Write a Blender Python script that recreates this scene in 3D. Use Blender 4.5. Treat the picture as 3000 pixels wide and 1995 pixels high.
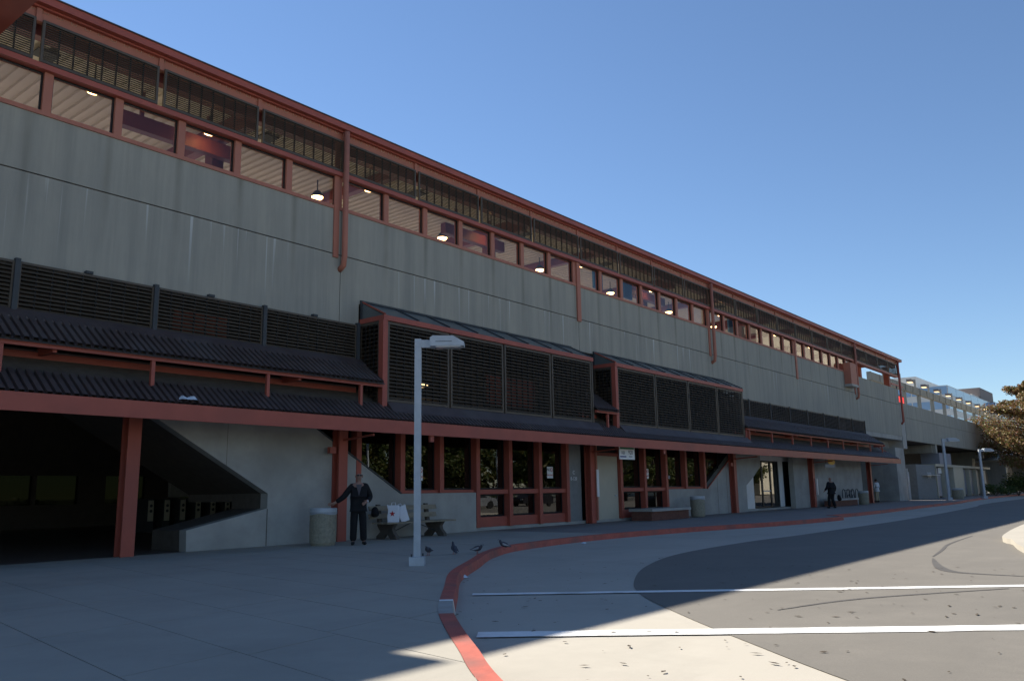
import bpy, bmesh, math, random
from mathutils import Vector, Matrix, Euler
R = math.radians
for o in list(bpy.data.objects): bpy.data.objects.remove(o)
S = bpy.context.scene
COL = S.collection
# ------------------------------------------------------------------ camera
cam = bpy.data.cameras.new('camera'); cam.lens = 28.82; cam.sensor_width = 36; cam.clip_end = 3000; cam.clip_start = .1
camo = bpy.data.objects.new('camera', cam); COL.objects.link(camo); S.camera = camo
yaw, pitch, roll = 0.89417078, 0.18237267, -0.01655397
fw = Vector((math.sin(yaw)*math.cos(pitch), math.cos(yaw)*math.cos(pitch), math.sin(pitch)))
rt = Vector((math.cos(yaw), -math.sin(yaw), 0)); up = rt.cross(fw)
r2 = rt*math.cos(roll)+up*math.sin(roll); u2 = -rt*math.sin(roll)+up*math.cos(roll)
camo.matrix_world = Matrix(((r2.x, u2.x, -fw.x, 0), (r2.y, u2.y, -fw.y, -18.2), (r2.z, u2.z, -fw.z, 1.24), (0, 0, 0, 1)))
# ------------------------------------------------------------------ sky and sun
SUN_AZ, SUN_EL = R(-4), R(43)      # azimuth from +Y towards -X
w = bpy.data.worlds.new('World'); S.world = w; w.use_nodes = True
nt = w.node_tree; bg = nt.nodes['Background']
sky = nt.nodes.new('ShaderNodeTexSky'); sky.sky_type = 'NISHITA'; sky.sun_disc = False
sky.sun_elevation = SUN_EL; sky.sun_rotation = -SUN_AZ
sky.air_density = 1.0; sky.dust_density = .0; sky.ozone_density = 5.0; sky.altitude = 0
nt.links.new(sky.outputs[0], bg.inputs[0]); bg.inputs[1].default_value = .072
sl = bpy.data.lights.new('sun', 'SUN'); sl.energy = 5.0; sl.angle = R(.55); sl.color = (1, .93, .82)
so = bpy.data.objects.new('sun', sl); COL.objects.link(so); so.location = (30, 40, 60)
sd = Vector((-math.sin(SUN_AZ)*math.cos(SUN_EL), math.cos(SUN_AZ)*math.cos(SUN_EL), math.sin(SUN_EL)))
so.rotation_euler = sd.to_track_quat('Z', 'Y').to_euler()
S.view_settings.view_transform = 'Standard'; S.view_settings.look = 'None'
S.view_settings.exposure = 1.0; S.view_settings.gamma = 1
S.render.engine = 'CYCLES'; S.render.resolution_x = 1024; S.render.resolution_y = 680
random.seed(7)
# ------------------------------------------------------------------ materials
MATS = {}
def mat(name, col, rough=.7, metal=0., var=.12, scale=3., spec=.3, bump=0., bscale=40., dirt=None, dscale=.6):
    m = bpy.data.materials.new(name); m.use_nodes = True; n = m.node_tree.nodes; l = m.node_tree.links
    b = n['Principled BSDF']; b.inputs['Roughness'].default_value = rough; b.inputs['Metallic'].default_value = metal
    b.inputs['Specular IOR Level'].default_value = spec
    g = n.new('ShaderNodeNewGeometry')
    t = n.new('ShaderNodeTexNoise'); t.inputs['Scale'].default_value = scale; t.inputs['Detail'].default_value = 8; t.inputs['Roughness'].default_value = .65
    l.new(g.outputs['Position'], t.inputs['Vector'])
    r = n.new('ShaderNodeMapRange'); r.inputs[1].default_value = .25; r.inputs[2].default_value = .75
    r.inputs[3].default_value = 1-var; r.inputs[4].default_value = 1+var
    l.new(t.outputs[0], r.inputs[0])
    mx = n.new('ShaderNodeMix'); mx.data_type = 'RGBA'; mx.blend_type = 'MULTIPLY'; mx.inputs[0].default_value = 1
    mx.inputs[6].default_value = (*col, 1); l.new(r.outputs[0], mx.inputs[7])
    out = mx.outputs[2]
    if dirt:
        t2 = n.new('ShaderNodeTexNoise'); t2.inputs['Scale'].default_value = dscale; t2.inputs['Detail'].default_value = 6
        l.new(g.outputs['Position'], t2.inputs['Vector'])
        r3 = n.new('ShaderNodeMapRange'); r3.inputs[1].default_value = .48; r3.inputs[2].default_value = .72; l.new(t2.outputs[0], r3.inputs[0])
        m2 = n.new('ShaderNodeMix'); m2.data_type = 'RGBA'; l.new(r3.outputs[0], m2.inputs[0]); l.new(out, m2.inputs[6]); m2.inputs[7].default_value = (*dirt, 1)
        out = m2.outputs[2]
    l.new(out, b.inputs['Base Color'])
    if bump:
        t4 = n.new('ShaderNodeTexNoise'); t4.inputs['Scale'].default_value = bscale; t4.inputs['Detail'].default_value = 5
        l.new(g.outputs['Position'], t4.inputs['Vector'])
        bp = n.new('ShaderNodeBump'); bp.inputs['Strength'].default_value = bump; bp.inputs['Distance'].default_value = .01
        l.new(t4.outputs[0], bp.inputs['Height']); l.new(bp.outputs[0], b.inputs['Normal'])
    MATS[name] = m; return m
def nodes_of(m): return m.node_tree.nodes, m.node_tree.links, m.node_tree.nodes['Principled BSDF']
RED = mat('red_paint', (.36, .088, .06), .5, var=.10, scale=2.2, spec=.35, dirt=(.30, .08, .058), dscale=.9)
REDP = mat('faded_red_paint', (.40, .155, .105), .6, var=.08, scale=2)
BROWN = mat('dark_brown_metal', (.072, .052, .048), .5, var=.3, scale=1.6, spec=.4, dirt=(.085, .07, .066), dscale=.8)
BRONZE = mat('bronze_louvre', (.085, .066, .048), .5, var=.18, scale=2, spec=.35)
BLACK = mat('black_gasket', (.012, .012, .013), .5, var=.05)
DECK = mat('cream_deck', (.66, .60, .47), .6, var=.05, scale=1)
PURP = mat('plum_steel', (.24, .07, .065), .5, var=.08)
WHITE = mat('white_paint', (.72, .73, .72), .5, var=.06, scale=3)
CREAM = mat('cream_door', (.46, .43, .34), .5, var=.07, scale=2)
GREYSTEEL = mat('galvanised_steel', (.42, .46, .50), .5, metal=.1, var=.12, scale=5)
DKGREY = mat('dark_grey', (.05, .055, .06), .6)
GLASSROOF = mat('wired_roof_sheet', (.10, .115, .115), .35, var=.3, scale=1.4, spec=.5)
WOOD = mat('weathered_wood', (.25, .21, .15), .75, var=.3, scale=6)
DRUM = mat('aggregate_drum', (.27, .25, .19), .85, var=.3, scale=14, bump=.5, bscale=60)
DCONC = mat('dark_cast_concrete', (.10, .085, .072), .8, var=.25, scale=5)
CONCD = mat('smooth_concrete', (.36, .355, .33), .85, var=.18, scale=1.4, dirt=(.27, .265, .245), dscale=.5)
BLOCK = mat('grey_block', (.22, .225, .22), .9, var=.15, scale=4)
BLUEDOOR = mat('grey_blue_door', (.26, .27, .31), .5, var=.08)
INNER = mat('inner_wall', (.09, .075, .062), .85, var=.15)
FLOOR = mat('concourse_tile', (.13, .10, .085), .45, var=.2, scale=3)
BRICK = mat('red_brick', (.17, .075, .055), .85, var=.35, scale=9)
SIGNW = mat('sign_white', (.75, .76, .75), .4, var=.03)
SIGNR = mat('sign_red', (.50, .03, .03), .4, var=.05)
SIGNY = mat('sign_yellow', (.75, .42, .03), .45, var=.05)
SIGNG = mat('sign_green', (.05, .22, .12), .45, var=.05)
INK = mat('sign_ink', (.02, .02, .03), .5, var=.02)
BLUEINK = mat('sign_blue_ink', (.03, .05, .22), .5, var=.02)
TEAL = mat('blue_panel', (.04, .16, .34), .4, var=.05)
SUIT = mat('black_suit', (.010, .010, .012), .85, var=.2, scale=8)
SHIRT = mat('grey_shirt', (.10, .09, .10), .9)
SKIN = mat('skin', (.30, .17, .125), .55, var=.08, scale=12)
KHAKI = mat('khaki_cloth', (.42, .36, .25), .9)
WSHIRT = mat('white_shirt', (.62, .66, .68), .9)
PAPER = mat('white_bag_paper', (.74, .75, .80), .55, var=.05)
STAR = mat('star_print', (.45, .02, .03), .5, var=.02)
PIGEON = mat('pigeon_grey', (.055, .055, .07), .6, var=.4, scale=25)
PIGLEG = mat('pigeon_leg', (.35, .12, .09), .6)
PIGW = mat('pigeon_pale', (.28, .29, .31), .6, var=.3, scale=25)
RUBBER = mat('rubber', (.015, .015, .016), .7)
BIKEF = mat('bike_paint', (.03, .035, .05), .35)
KRED = mat('kerb_red', (.42, .105, .075), .7, var=.22, scale=5, dirt=(.22, .10, .085), dscale=1.6, bump=.2)
KCON = mat('kerb_concrete', (.34, .33, .30), .85, var=.2, scale=3)
PAINT = mat('road_white', (.78, .78, .76), .65, var=.10, scale=9, dirt=(.55, .54, .51), dscale=3.5)
TRUNK = mat('bark', (.085, .06, .045), .9, var=.3, scale=6)
SOIL = mat('soil', (.07, .06, .04), .95)
GRND = mat('ground_far', (.16, .155, .14), .9, var=.2, scale=.2)
CREAMB = mat('cream_facade', (.62, .56, .43), .7, var=.06, scale=.3)
WHITEB = mat('white_cladding', (.66, .64, .60), .5, var=.04, scale=.1)
GREYB = mat('brown_grey_cladding', (.20, .17, .16), .7, var=.08, scale=.1)
BLUEG = mat('blue_glass', (.22, .34, .50), .12, var=.15, scale=.05, spec=.8)
DARKW = mat('dark_window', (.03, .035, .04), .1, var=.1, scale=.1, spec=.7)
CARP = mat('car_silver', (.30, .32, .35), .25, metal=.4); CARR = mat('car_dark_red', (.10, .012, .014), .25); CARK = mat('car_black', (.02, .02, .025), .2)
PLASTIC = mat('plastic_scrap', (.6, .66, .72), .5)
LINER = mat('bin_liner', (.30, .33, .36), .4, var=.1); DEBRIS = mat('dry_leaf', (.06, .045, .03), .9, var=.4, scale=9)
HEADL = mat('head_lens', (.6, .6, .6), .1, spec=.8)

def leafmat(name, c1, c2, c3):
    m = bpy.data.materials.new(name); m.use_nodes = True; n, l, b = nodes_of(m)
    g = n.new('ShaderNodeNewGeometry'); cr = n.new('ShaderNodeValToRGB'); l.new(g.outputs['Random Per Island'], cr.inputs[0])
    cr.color_ramp.elements[0].color = (*c1, 1); cr.color_ramp.elements[1].color = (*c3, 1)
    e = cr.color_ramp.elements.new(.5); e.color = (*c2, 1)
    l.new(cr.outputs[0], b.inputs['Base Color']); b.inputs['Roughness'].default_value = .55
    tr = n.new('ShaderNodeBsdfTranslucent'); l.new(cr.outputs[0], tr.inputs[0])
    ms = n.new('ShaderNodeMixShader'); ms.inputs[0].default_value = .3
    l.new(b.outputs[0], ms.inputs[1]); l.new(tr.outputs[0], ms.inputs[2]); l.new(ms.outputs[0], n['Material Output'].inputs[0])
    MATS[name] = m; return m
LEAF_A = leafmat('autumn_leaf', (.24, .10, .065), (.22, .14, .05), (.15, .17, .04))
LEAF_G = leafmat('green_leaf', (.035, .065, .015), (.07, .10, .02), (.13, .11, .02))
LEAF_D = leafmat('shrub_leaf', (.03, .06, .02), (.06, .10, .02), (.12, .15, .03))

def glassmat(name, tint, ior=1.6, refl=1.0, wave=.03):
    m = bpy.data.materials.new(name); m.use_nodes = True; n = m.node_tree.nodes; l = m.node_tree.links
    n.remove(n['Principled BSDF'])
    tr = n.new('ShaderNodeBsdfTransparent'); tr.inputs[0].default_value = (*tint, 1)
    gl = n.new('ShaderNodeBsdfGlossy'); gl.inputs['Roughness'].default_value = .0; gl.inputs[0].default_value = (refl, refl, refl, 1)
    fr0 = n.new('ShaderNodeFresnel'); fr0.inputs[0].default_value = ior; gb = n.new('ShaderNodeNewGeometry')
    inv = n.new('ShaderNodeMath'); inv.operation = 'SUBTRACT'; inv.inputs[0].default_value = 1; l.new(gb.outputs['Backfacing'], inv.inputs[1])
    fr = n.new('ShaderNodeMath'); fr.operation = 'MULTIPLY'; l.new(fr0.outputs[0], fr.inputs[0]); l.new(inv.outputs[0], fr.inputs[1])
    # slight waviness of old panes
    g = n.new('ShaderNodeNewGeometry'); t = n.new('ShaderNodeTexNoise'); t.inputs['Scale'].default_value = .9; t.inputs['Detail'].default_value = 1
    l.new(g.outputs['Position'], t.inputs['Vector'])
    bp = n.new('ShaderNodeBump'); bp.inputs['Strength'].default_value = wave; bp.inputs['Distance'].default_value = .05
    l.new(t.outputs[0], bp.inputs['Height'])
    if wave: l.new(bp.outputs[0], gl.inputs['Normal'])
    ms = n.new('ShaderNodeMixShader'); l.new(fr.outputs[0], ms.inputs[0]); l.new(tr.outputs[0], ms.inputs[1]); l.new(gl.outputs[0], ms.inputs[2])
    l.new(ms.outputs[0], n['Material Output'].inputs[0]); MATS[name] = m; return m
GLASS = glassmat('clear_glass', (.80, .77, .82), 1.45, 1, 0)
GLASSG = glassmat('tinted_glass', (.30, .31, .28), 1.75)
GLASSD = glassmat('dark_tinted_glass', (.05, .055, .04), 1.3)

def emit(name, col, s):
    m = bpy.data.materials.new(name); m.use_nodes = True; b = m.node_tree.nodes['Principled BSDF']
    b.inputs['Base Color'].default_value = (*col, 1); b.inputs['Emission Color'].default_value = (*col, 1); b.inputs['Emission Strength'].default_value = s
    MATS[name] = m; return m
LAMPON = emit('sodium_lamp', (1, .62, .22), 10)
SIGNON = emit('lit_display', (.8, .03, .02), .6)
TVON = emit('lit_fitting', (1, .7, .35), 1.0)

def concrete_wall():
    m = bpy.data.materials.new('board_marked_concrete'); m.use_nodes = True; n, l, b = nodes_of(m)
    b.inputs['Roughness'].default_value = .88; b.inputs['Specular IOR Level'].default_value = .25
    g = n.new('ShaderNodeNewGeometry')
    def noise(sx, sz, det=6, rough=.6, off=0):
        mp = n.new('ShaderNodeMapping'); mp.inputs['Scale'].default_value = (sx, sx, sz); mp.inputs['Location'].default_value = (off, 0, off)
        l.new(g.outputs['Position'], mp.inputs[0]); t = n.new('ShaderNodeTexNoise'); t.inputs['Scale'].default_value = 1
        t.inputs['Detail'].default_value = det; t.inputs['Roughness'].default_value = rough; l.new(mp.outputs[0], t.inputs['Vector']); return t.outputs[0]
    def rng(i, a, b_, c, d):
        r = n.new('ShaderNodeMapRange'); r.inputs[1].default_value = a; r.inputs[2].default_value = b_; r.inputs[3].default_value = c; r.inputs[4].default_value = d
        l.new(i, r.inputs[0]); return r.outputs[0]
    def mul(a, b_):
        q = n.new('ShaderNodeMath'); q.operation = 'MULTIPLY'; l.new(a, q.inputs[0])
        if isinstance(b_, float): q.inputs[1].default_value = b_
        else: l.new(b_, q.inputs[1])
        return q.outputs[0]
    def mix(fac, a, col, typ='MIX'):
        x = n.new('ShaderNodeMix'); x.data_type = 'RGBA'; x.blend_type = typ
        if isinstance(fac, float): x.inputs[0].default_value = fac
        else: l.new(fac, x.inputs[0])
        if isinstance(a, tuple): x.inputs[6].default_value = (*a, 1)
        else: l.new(a, x.inputs[6])
        if isinstance(col, tuple): x.inputs[7].default_value = (*col, 1)
        else: l.new(col, x.inputs[7])
        return x.outputs[2]
    sep = n.new('ShaderNodeSeparateXYZ'); l.new(g.outputs['Position'], sep.inputs[0])
    c = mix(rng(noise(.35, .35), .3, .7, 0, 1), (.375, .355, .295), (.31, .30, .26))
    c = mix(mul(rng(noise(2.6, .10, 5), .45, .75, 0, 1), .6), c, (.20, .205, .185))      # dark runs
    c = mix(mul(rng(noise(9, .9, 4), .35, .8, 0, 1), .22), c, (.17, .165, .15))
    # pale lime runs below the cast joint
    z = rng(sep.outputs[2], 6.3, 8.03, 0, 1); zt = rng(sep.outputs[2], 8.03, 8.06, 1, 0)
    run = rng(noise(7.5, .13, 2, .4, 3.3), .63, .70, 0, 1)
    c = mix(mul(mul(mul(run, z), zt), .75), c, (.55, .56, .54))
    # brown runs below each mullion
    md = n.new('ShaderNodeMath'); md.operation = 'PINGPONG'; md.inputs[1].default_value = .8525
    ad = n.new('ShaderNodeMath'); ad.operation = 'ADD'; ad.inputs[1].default_value = -14.85; l.new(sep.outputs[0], ad.inputs[0]); l.new(ad.outputs[0], md.inputs[0])
    band = rng(md.outputs[0], .02, .13, 1, 0); zf = rng(sep.outputs[2], 6.6, 9.5, 0, .65)
    c = mix(mul(mul(band, zf), rng(noise(1.1, .5, 3), .35, .65, .3, 1)), c, (.135, .125, .095))
    l.new(c, b.inputs['Base Color'])
    t = noise(30, 10, 6); bp = n.new('ShaderNodeBump'); bp.inputs['Strength'].default_value = .25; bp.inputs['Distance'].default_value = .01
    l.new(t, bp.inputs['Height']); l.new(bp.outputs[0], b.inputs['Normal'])
    MATS[m.name] = m; return m
CONC = concrete_wall()
def paving(name, base, dark, pale, sc=.5, speck=0.):
    m = bpy.data.materials.new(name); m.use_nodes = True; n, l, b = nodes_of(m); b.inputs['Roughness'].default_value = .85; b.inputs['Specular IOR Level'].default_value = .25
    g = n.new('ShaderNodeNewGeometry'); cur = None
    def layer(cur, scale, a, bb, col, amt, stretch=(1, 1, 1), det=7):
        mp = n.new('ShaderNodeMapping'); mp.inputs['Scale'].default_value = stretch; mp.inputs['Rotation'].default_value = (0, 0, .5); l.new(g.outputs['Position'], mp.inputs[0])
        t = n.new('ShaderNodeTexNoise'); t.inputs['Scale'].default_value = scale; t.inputs['Detail'].default_value = det; t.inputs['Roughness'].default_value = .68; l.new(mp.outputs[0], t.inputs['Vector'])
        r = n.new('ShaderNodeMapRange'); r.inputs[1].default_value = a; r.inputs[2].default_value = bb; r.inputs[4].default_value = amt; l.new(t.outputs[0], r.inputs[0])
        x = n.new('ShaderNodeMix'); x.data_type = 'RGBA'; l.new(r.outputs[0], x.inputs[0])
        if isinstance(cur, tuple): x.inputs[6].default_value = (*cur, 1)
        else: l.new(cur, x.inputs[6])
        x.inputs[7].default_value = (*col, 1); return x.outputs[2]
    c = layer(base, sc, .45, .75, dark, .7)
    c = layer(c, sc*3.1, .5, .8, pale, .5)
    c = layer(c, .8, .55, .75, dark, .45, (.25, 1.6, 1))
    c = layer(c, 60, .3, .75, dark, speck, det=3)
    c = layer(c, 130, .55, .7, pale, speck*.8, det=2)
    l.new(c, b.inputs['Base Color'])
    t = n.new('ShaderNodeTexNoise'); t.inputs['Scale'].default_value = 90; t.inputs['Detail'].default_value = 4; l.new(g.outputs['Position'], t.inputs['Vector'])
    bp = n.new('ShaderNodeBump'); bp.inputs['Strength'].default_value = .3; bp.inputs['Distance'].default_value = .006; l.new(t.outputs[0], bp.inputs['Height']); l.new(bp.outputs[0], b.inputs['Normal'])
    MATS[name] = m; return m
PAVE = paving('paving_concrete', (.36, .335, .285), (.26, .245, .21), (.41, .385, .33), .4, .15)
STREETC = paving('street_concrete', (.41, .38, .325), (.31, .29, .25), (.46, .43, .37), .35, .2)
ASPH = paving('worn_asphalt', (.17, .158, .138), (.125, .116, .102), (.24, .22, .19), .3, .6)
PAVER = paving('brick_paving', (.25, .225, .205), (.17, .15, .14), (.30, .28, .26), .8, .35)
# ------------------------------------------------------------------ mesh helpers
class MB:
    def __init__(s): s.v = []; s.f = []; s.smooth = False
    def quad(s, *p):
        i = len(s.v); s.v += [tuple(q) for q in p]; s.f.append(tuple(range(i, i+len(p)))); return s
    def box(s, x0, x1, y0, y1, z0, z1):
        i = len(s.v)
        s.v += [(x, y, z) for z in (z0, z1) for y in (y0, y1) for x in (x0, x1)]
        for f in ((0, 2, 3, 1), (4, 5, 7, 6), (0, 1, 5, 4), (2, 6, 7, 3), (0, 4, 6, 2), (1, 3, 7, 5)): s.f.append(tuple(i+k for k in f))
        return s
    def prism(s, poly, a0, a1, axis='y'):
        n = len(poly); i = len(s.v)
        def P(p, a): return (p[0], a, p[1]) if axis == 'y' else ((a, p[0], p[1]) if axis == 'x' else (p[0], p[1], a))
        s.v += [P(p, a0) for p in poly]+[P(p, a1) for p in poly]
        s.f.append(tuple(i+k for k in range(n))); s.f.append(tuple(i+n+k for k in reversed(range(n))))
        for k in range(n): k2 = (k+1) % n; s.f.append((i+k, i+n+k, i+n+k2, i+k2))
        return s
    def bar(s, a, b, wd, ht=None, up=(0, 0, 1)):
        ht = ht or wd; a = Vector(a); b = Vector(b); d = (b-a).normalized(); u = Vector(up)
        if abs(d.dot(u)) > .98: u = Vector((0, 1, 0))
        r = d.cross(u).normalized()*wd/2; u = r.normalized().cross(d)*ht/2; i = len(s.v)
        for c in (a, b): s.v += [tuple(c-r-u), tuple(c+r-u), tuple(c+r+u), tuple(c-r+u)]
        for f in ((0, 1, 2, 3), (7, 6, 5, 4), (0, 4, 5, 1), (1, 5, 6, 2), (2, 6, 7, 3), (3, 7, 4, 0)): s.f.append(tuple(i+k for k in f))
        return s
    def tube(s, pts, rad, n=8, caps=True):
        pts = [Vector(p) for p in pts]; rr = rad if isinstance(rad, (list, tuple)) else [rad]*len(pts); i0 = len(s.v)
        prev = None
        for k, p in enumerate(pts):
            d = (pts[min(k+1, len(pts)-1)]-pts[max(k-1, 0)]).normalized()
            if prev is None: ref = Vector((0, 0, 1)) if abs(d.z) < .9 else Vector((1, 0, 0)); u = d.cross(ref).normalized()
            else: u = (prev-d*prev.dot(d)).normalized()
            prev = u; v = d.cross(u)
            for a in range(n): t = 2*math.pi*a/n; s.v.append(tuple(p+(u*math.cos(t)+v*math.sin(t))*rr[k]))
        for k in range(len(pts)-1):
            for a in range(n): b = (a+1) % n; s.f.append((i0+k*n+a, i0+k*n+b, i0+(k+1)*n+b, i0+(k+1)*n+a))
        if caps:
            s.f.append(tuple(i0+a for a in reversed(range(n)))); e = i0+(len(pts)-1)*n; s.f.append(tuple(e+a for a in range(n)))
        return s
    def lathe(s, prof, n=28, c=(0, 0)):
        i0 = len(s.v)
        for r, z in prof:
            for a in range(n): t = 2*math.pi*a/n; s.v.append((c[0]+r*math.cos(t), c[1]+r*math.sin(t), z))
        for k in range(len(prof)-1):
            for a in range(n): b = (a+1) % n; s.f.append((i0+k*n+a, i0+k*n+b, i0+(k+1)*n+b, i0+(k+1)*n+a))
        s.f.append(tuple(i0+a for a in reversed(range(n)))); e = i0+(len(prof)-1)*n; s.f.append(tuple(e+a for a in range(n)))
        return s
    def mesh(s, name, m, smooth=False):
        me = bpy.data.meshes.new(name); me.from_pydata(s.v, [], s.f); me.validate(); me.materials.append(m)
        bm = bmesh.new(); bm.from_mesh(me); bmesh.ops.recalc_face_normals(bm, faces=bm.faces); bm.to_mesh(me); bm.free()
        if smooth:
            for p in me.polygons: p.use_smooth = True
        return me
    def build(s, name, m, parent=None, smooth=False, kind=None):
        return obj(name, s.mesh(name, m, smooth), parent, kind)
def obj(name, me, parent=None, kind=None):
    o = bpy.data.objects.new(name, me); COL.objects.link(o)
    if parent: o.parent = parent
    if kind: o['kind'] = kind
    return o
def tag(o, label, cat, group=None):
    o['label'] = label; o['category'] = cat
    if group: o['group'] = group
    return o
def thing(name, label, cat, loc=(0, 0, 0), rz=0, group=None):
    o = bpy.data.objects.new(name, None); COL.objects.link(o); o.location = loc; o.rotation_euler = (0, 0, rz); o.empty_display_size = .2
    return tag(o, label, cat, group)
def box(name, m, parent, *b): return MB().box(*b).build(name, m, parent)
def dup(root, loc, rz=0, label=None):
    def cp(o, p):
        c = o.copy(); COL.objects.link(c); c.parent = p
        for ch in o.children: cp(ch, c)
        return c
    r = cp(root, None); r.location = loc; r.rotation_euler = (0, 0, rz)
    if label: r['label'] = label
    return r
def text(name, s, size, m, parent, loc, rot=(R(90), 0, 0), align='CENTER'):
    cu = bpy.data.curves.new(name, 'FONT'); cu.body = s; cu.size = size; cu.align_x = align; cu.align_y = 'CENTER'; cu.extrude = .002; cu.resolution_u = 2
    t = bpy.data.objects.new('tmp', cu); COL.objects.link(t); bpy.context.view_layer.update()
    me = bpy.data.meshes.new_from_object(t.evaluated_get(bpy.context.evaluated_depsgraph_get())); bpy.data.objects.remove(t)
    me.materials.clear(); me.materials.append(m)
    o = obj(name, me, parent); o.location = loc; o.rotation_euler = rot; return o
def skin(name, V, E, rads, m, parent=None, sub=2):
    me = bpy.data.meshes.new(name); me.from_pydata(V, E, []); o = bpy.data.objects.new('tmp', me); COL.objects.link(o)
    md = o.modifiers.new('s', 'SKIN'); md.use_smooth_shade = True
    for i, d in enumerate(me.skin_vertices[0].data):
        r = rads[i]; d.radius = (r, r) if not isinstance(r, tuple) else r
        d.use_root = (i == 0)
    sb = o.modifiers.new('d', 'SUBSURF'); sb.levels = sub; sb.render_levels = sub
    bpy.context.view_layer.update()
    m2 = bpy.data.meshes.new_from_object(o.evaluated_get(bpy.context.evaluated_depsgraph_get())); bpy.data.objects.remove(o)
    m2.materials.clear(); m2.materials.append(m); m2.name = name
    for p in m2.polygons: p.use_smooth = True
    return obj(name, m2, parent)
def ellipsoid(c, r, n=14, k=9):
    b = MB(); i0 = 0
    for j in range(1, k):
        ph = math.pi*j/k
        for a in range(n): t = 2*math.pi*a/n; b.v.append((c[0]+r[0]*math.sin(ph)*math.cos(t), c[1]+r[1]*math.sin(ph)*math.sin(t), c[2]+r[2]*math.cos(ph)))
    for j in range(k-2):
        for a in range(n): q = (a+1) % n; b.f.append((j*n+a, j*n+q, (j+1)*n+q, (j+1)*n+a))
    b.f.append(tuple(range(n))); b.f.append(tuple((k-2)*n+a for a in reversed(range(n))))
    return b
# ------------------------------------------------------------------ ground and streets
def struct(name, b, m):
    o = b.build(name, m); o['kind'] = 'structure'; return o
def sheet(poly, z):
    b = MB(); b.quad(*[(x, y, z) for x, y in poly]); return b
struct('ground', sheet([(-1500, -1500), (1500, -1500), (1500, 1500), (-1500, 1500)], -.16), GRND)
def smooth_line(P, n=6):
    out = []
    for i in range(len(P)-1):
        p0 = P[max(i-1, 0)]; p1 = P[i]; p2 = P[i+1]; p3 = P[min(i+2, len(P)-1)]
        for k in range(n):
            t = k/n
            out.append(tuple(.5*((2*p1[j])+(-p0[j]+p2[j])*t+(2*p0[j]-5*p1[j]+4*p2[j]-p3[j])*t*t+(-p0[j]+3*p1[j]-3*p2[j]+p3[j])*t**3) for j in (0, 1)))
    out.append(tuple(P[-1])); return out
KERB1 = smooth_line([(.9, -18.9), (2.9, -16.3), (4.36, -14.36), (5.1, -13.5), (5.9, -12.58), (6.79, -11.64), (8.27, -10.32), (9.9, -8.9), (11.8, -7.61), (13.8, -6.3), (15.98, -5.4), (20, -4.9), (25, -5.3), (30, -6.3), (35.2, -6.75), (36.6, -6.5), (37.2, -5.9)], 16)
KERB2 = smooth_line([(37.4, -5.75), (44, -5.85), (56, -5.35), (67, -5.1), (76, -4.3), (93, -3.3), (130, -2.8), (190, -2.6)])
struct('street_concrete', sheet([(-25, -70), (190, -70), (190, -.5), (-25, -.5)], -.145), STREETC)
AEDGE = smooth_line([(-14, -52), (2.2, -22.5), (4.6, -18.4), (6.35, -16.18), (7.4, -14.97), (8.57, -13.69), (9.92, -12.38), (11.33, -11.43), (13.7, -10.3), (16.71, -9.45), (21.05, -9.15), (25.7, -9.25), (39.3, -9.05), (57.4, -8.0), (80, -6.7), (190, -5.4)])
asph = MB(); pa = AEDGE
for i in range(len(pa)-1): asph.quad((pa[i][0], pa[i][1], -.138), (pa[i+1][0], pa[i+1][1], -.138), (pa[i+1][0]+12, -75, -.138), (pa[i][0]+12, -75, -.138))
struct('asphalt_road', asph, ASPH)
def strip(p, q, wd, z, m, name='road_marking'):
    p = Vector((*p, 0)); q = Vector((*q, 0)); d = (q-p).normalized(); n_ = Vector((-d.y, d.x, 0))*wd/2; b = MB(); N = 30
    rnd = random.Random(3)
    L = []; Rr = []
    for i in range(N+1):
        c = p+(q-p)*i/N; L.append(c+n_*(1+rnd.uniform(-.08, .08))); Rr.append(c-n_*(1+rnd.uniform(-.08, .08)))
    for i in range(N): b.quad((L[i].x, L[i].y, z), (L[i+1].x, L[i+1].y, z), (Rr[i+1].x, Rr[i+1].y, z), (Rr[i].x, Rr[i].y, z))
    return struct(name, b, m)
strip((8.75, -10.4), (15.4, -18.8), .21, -.132, PAINT); strip((6.35, -12.6), (11.2, -18.9), .31, -.132, PAINT)
# dark tyre marks
def tyre(P, w0):
    P = smooth_line(P, 5); b = MB()
    for i in range(len(P)-1):
        a = Vector((*P[i], 0)); c = Vector((*P[i+1], 0)); d = (c-a).normalized(); n_ = Vector((-d.y, d.x, 0)); t = math.sin(math.pi*(i+.5)/len(P))*w0/2+.01
        b.quad(*[(v.x, v.y, -.1335) for v in (a+n_*t, c+n_*t, c-n_*t, a-n_*t)])
    return struct('tyre_mark', b, TYRE)
TYRE = mat('tyre_rubber_smear', (.085, .08, .075), .8, var=.2, scale=4)
tyre([(17.58, -14.29), (16.2, -14.65), (15.29, -14.97), (14.91, -15.34), (14.8, -16.2)], .16)
tyre([(25.7, -13.54), (22, -13.7), (19.86, -13.98), (18.0, -14.2)], .05)
tyre([(9.5, -14.4), (11.0, -14.9), (13.0, -16.2)], .05)
# pavement: base polygon, slabs on top
SIDE = [(-14, -34), (-2.5, -23)]+KERB1+KERB2[1:]+[(190, .6), (75.7, .6), (-14, .6)]
b = MB(); kk = [(-14, -34), (-2.5, -23)]+KERB1+KERB2[1:]; kk = [p for i, p in enumerate(kk) if i == 0 or p[0] > max(q[0] for q in kk[:i])+.01]
for p, q in zip(kk[:-1], kk[1:]): b.quad((p[0], p[1], -.012), (q[0], q[1], -.012), (q[0], .6 if q[0] > 76 else -.001, -.012), (p[0], .6 if q[0] > 76 else -.001, -.012))
sw = struct('pavement', b, PAVER)
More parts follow.
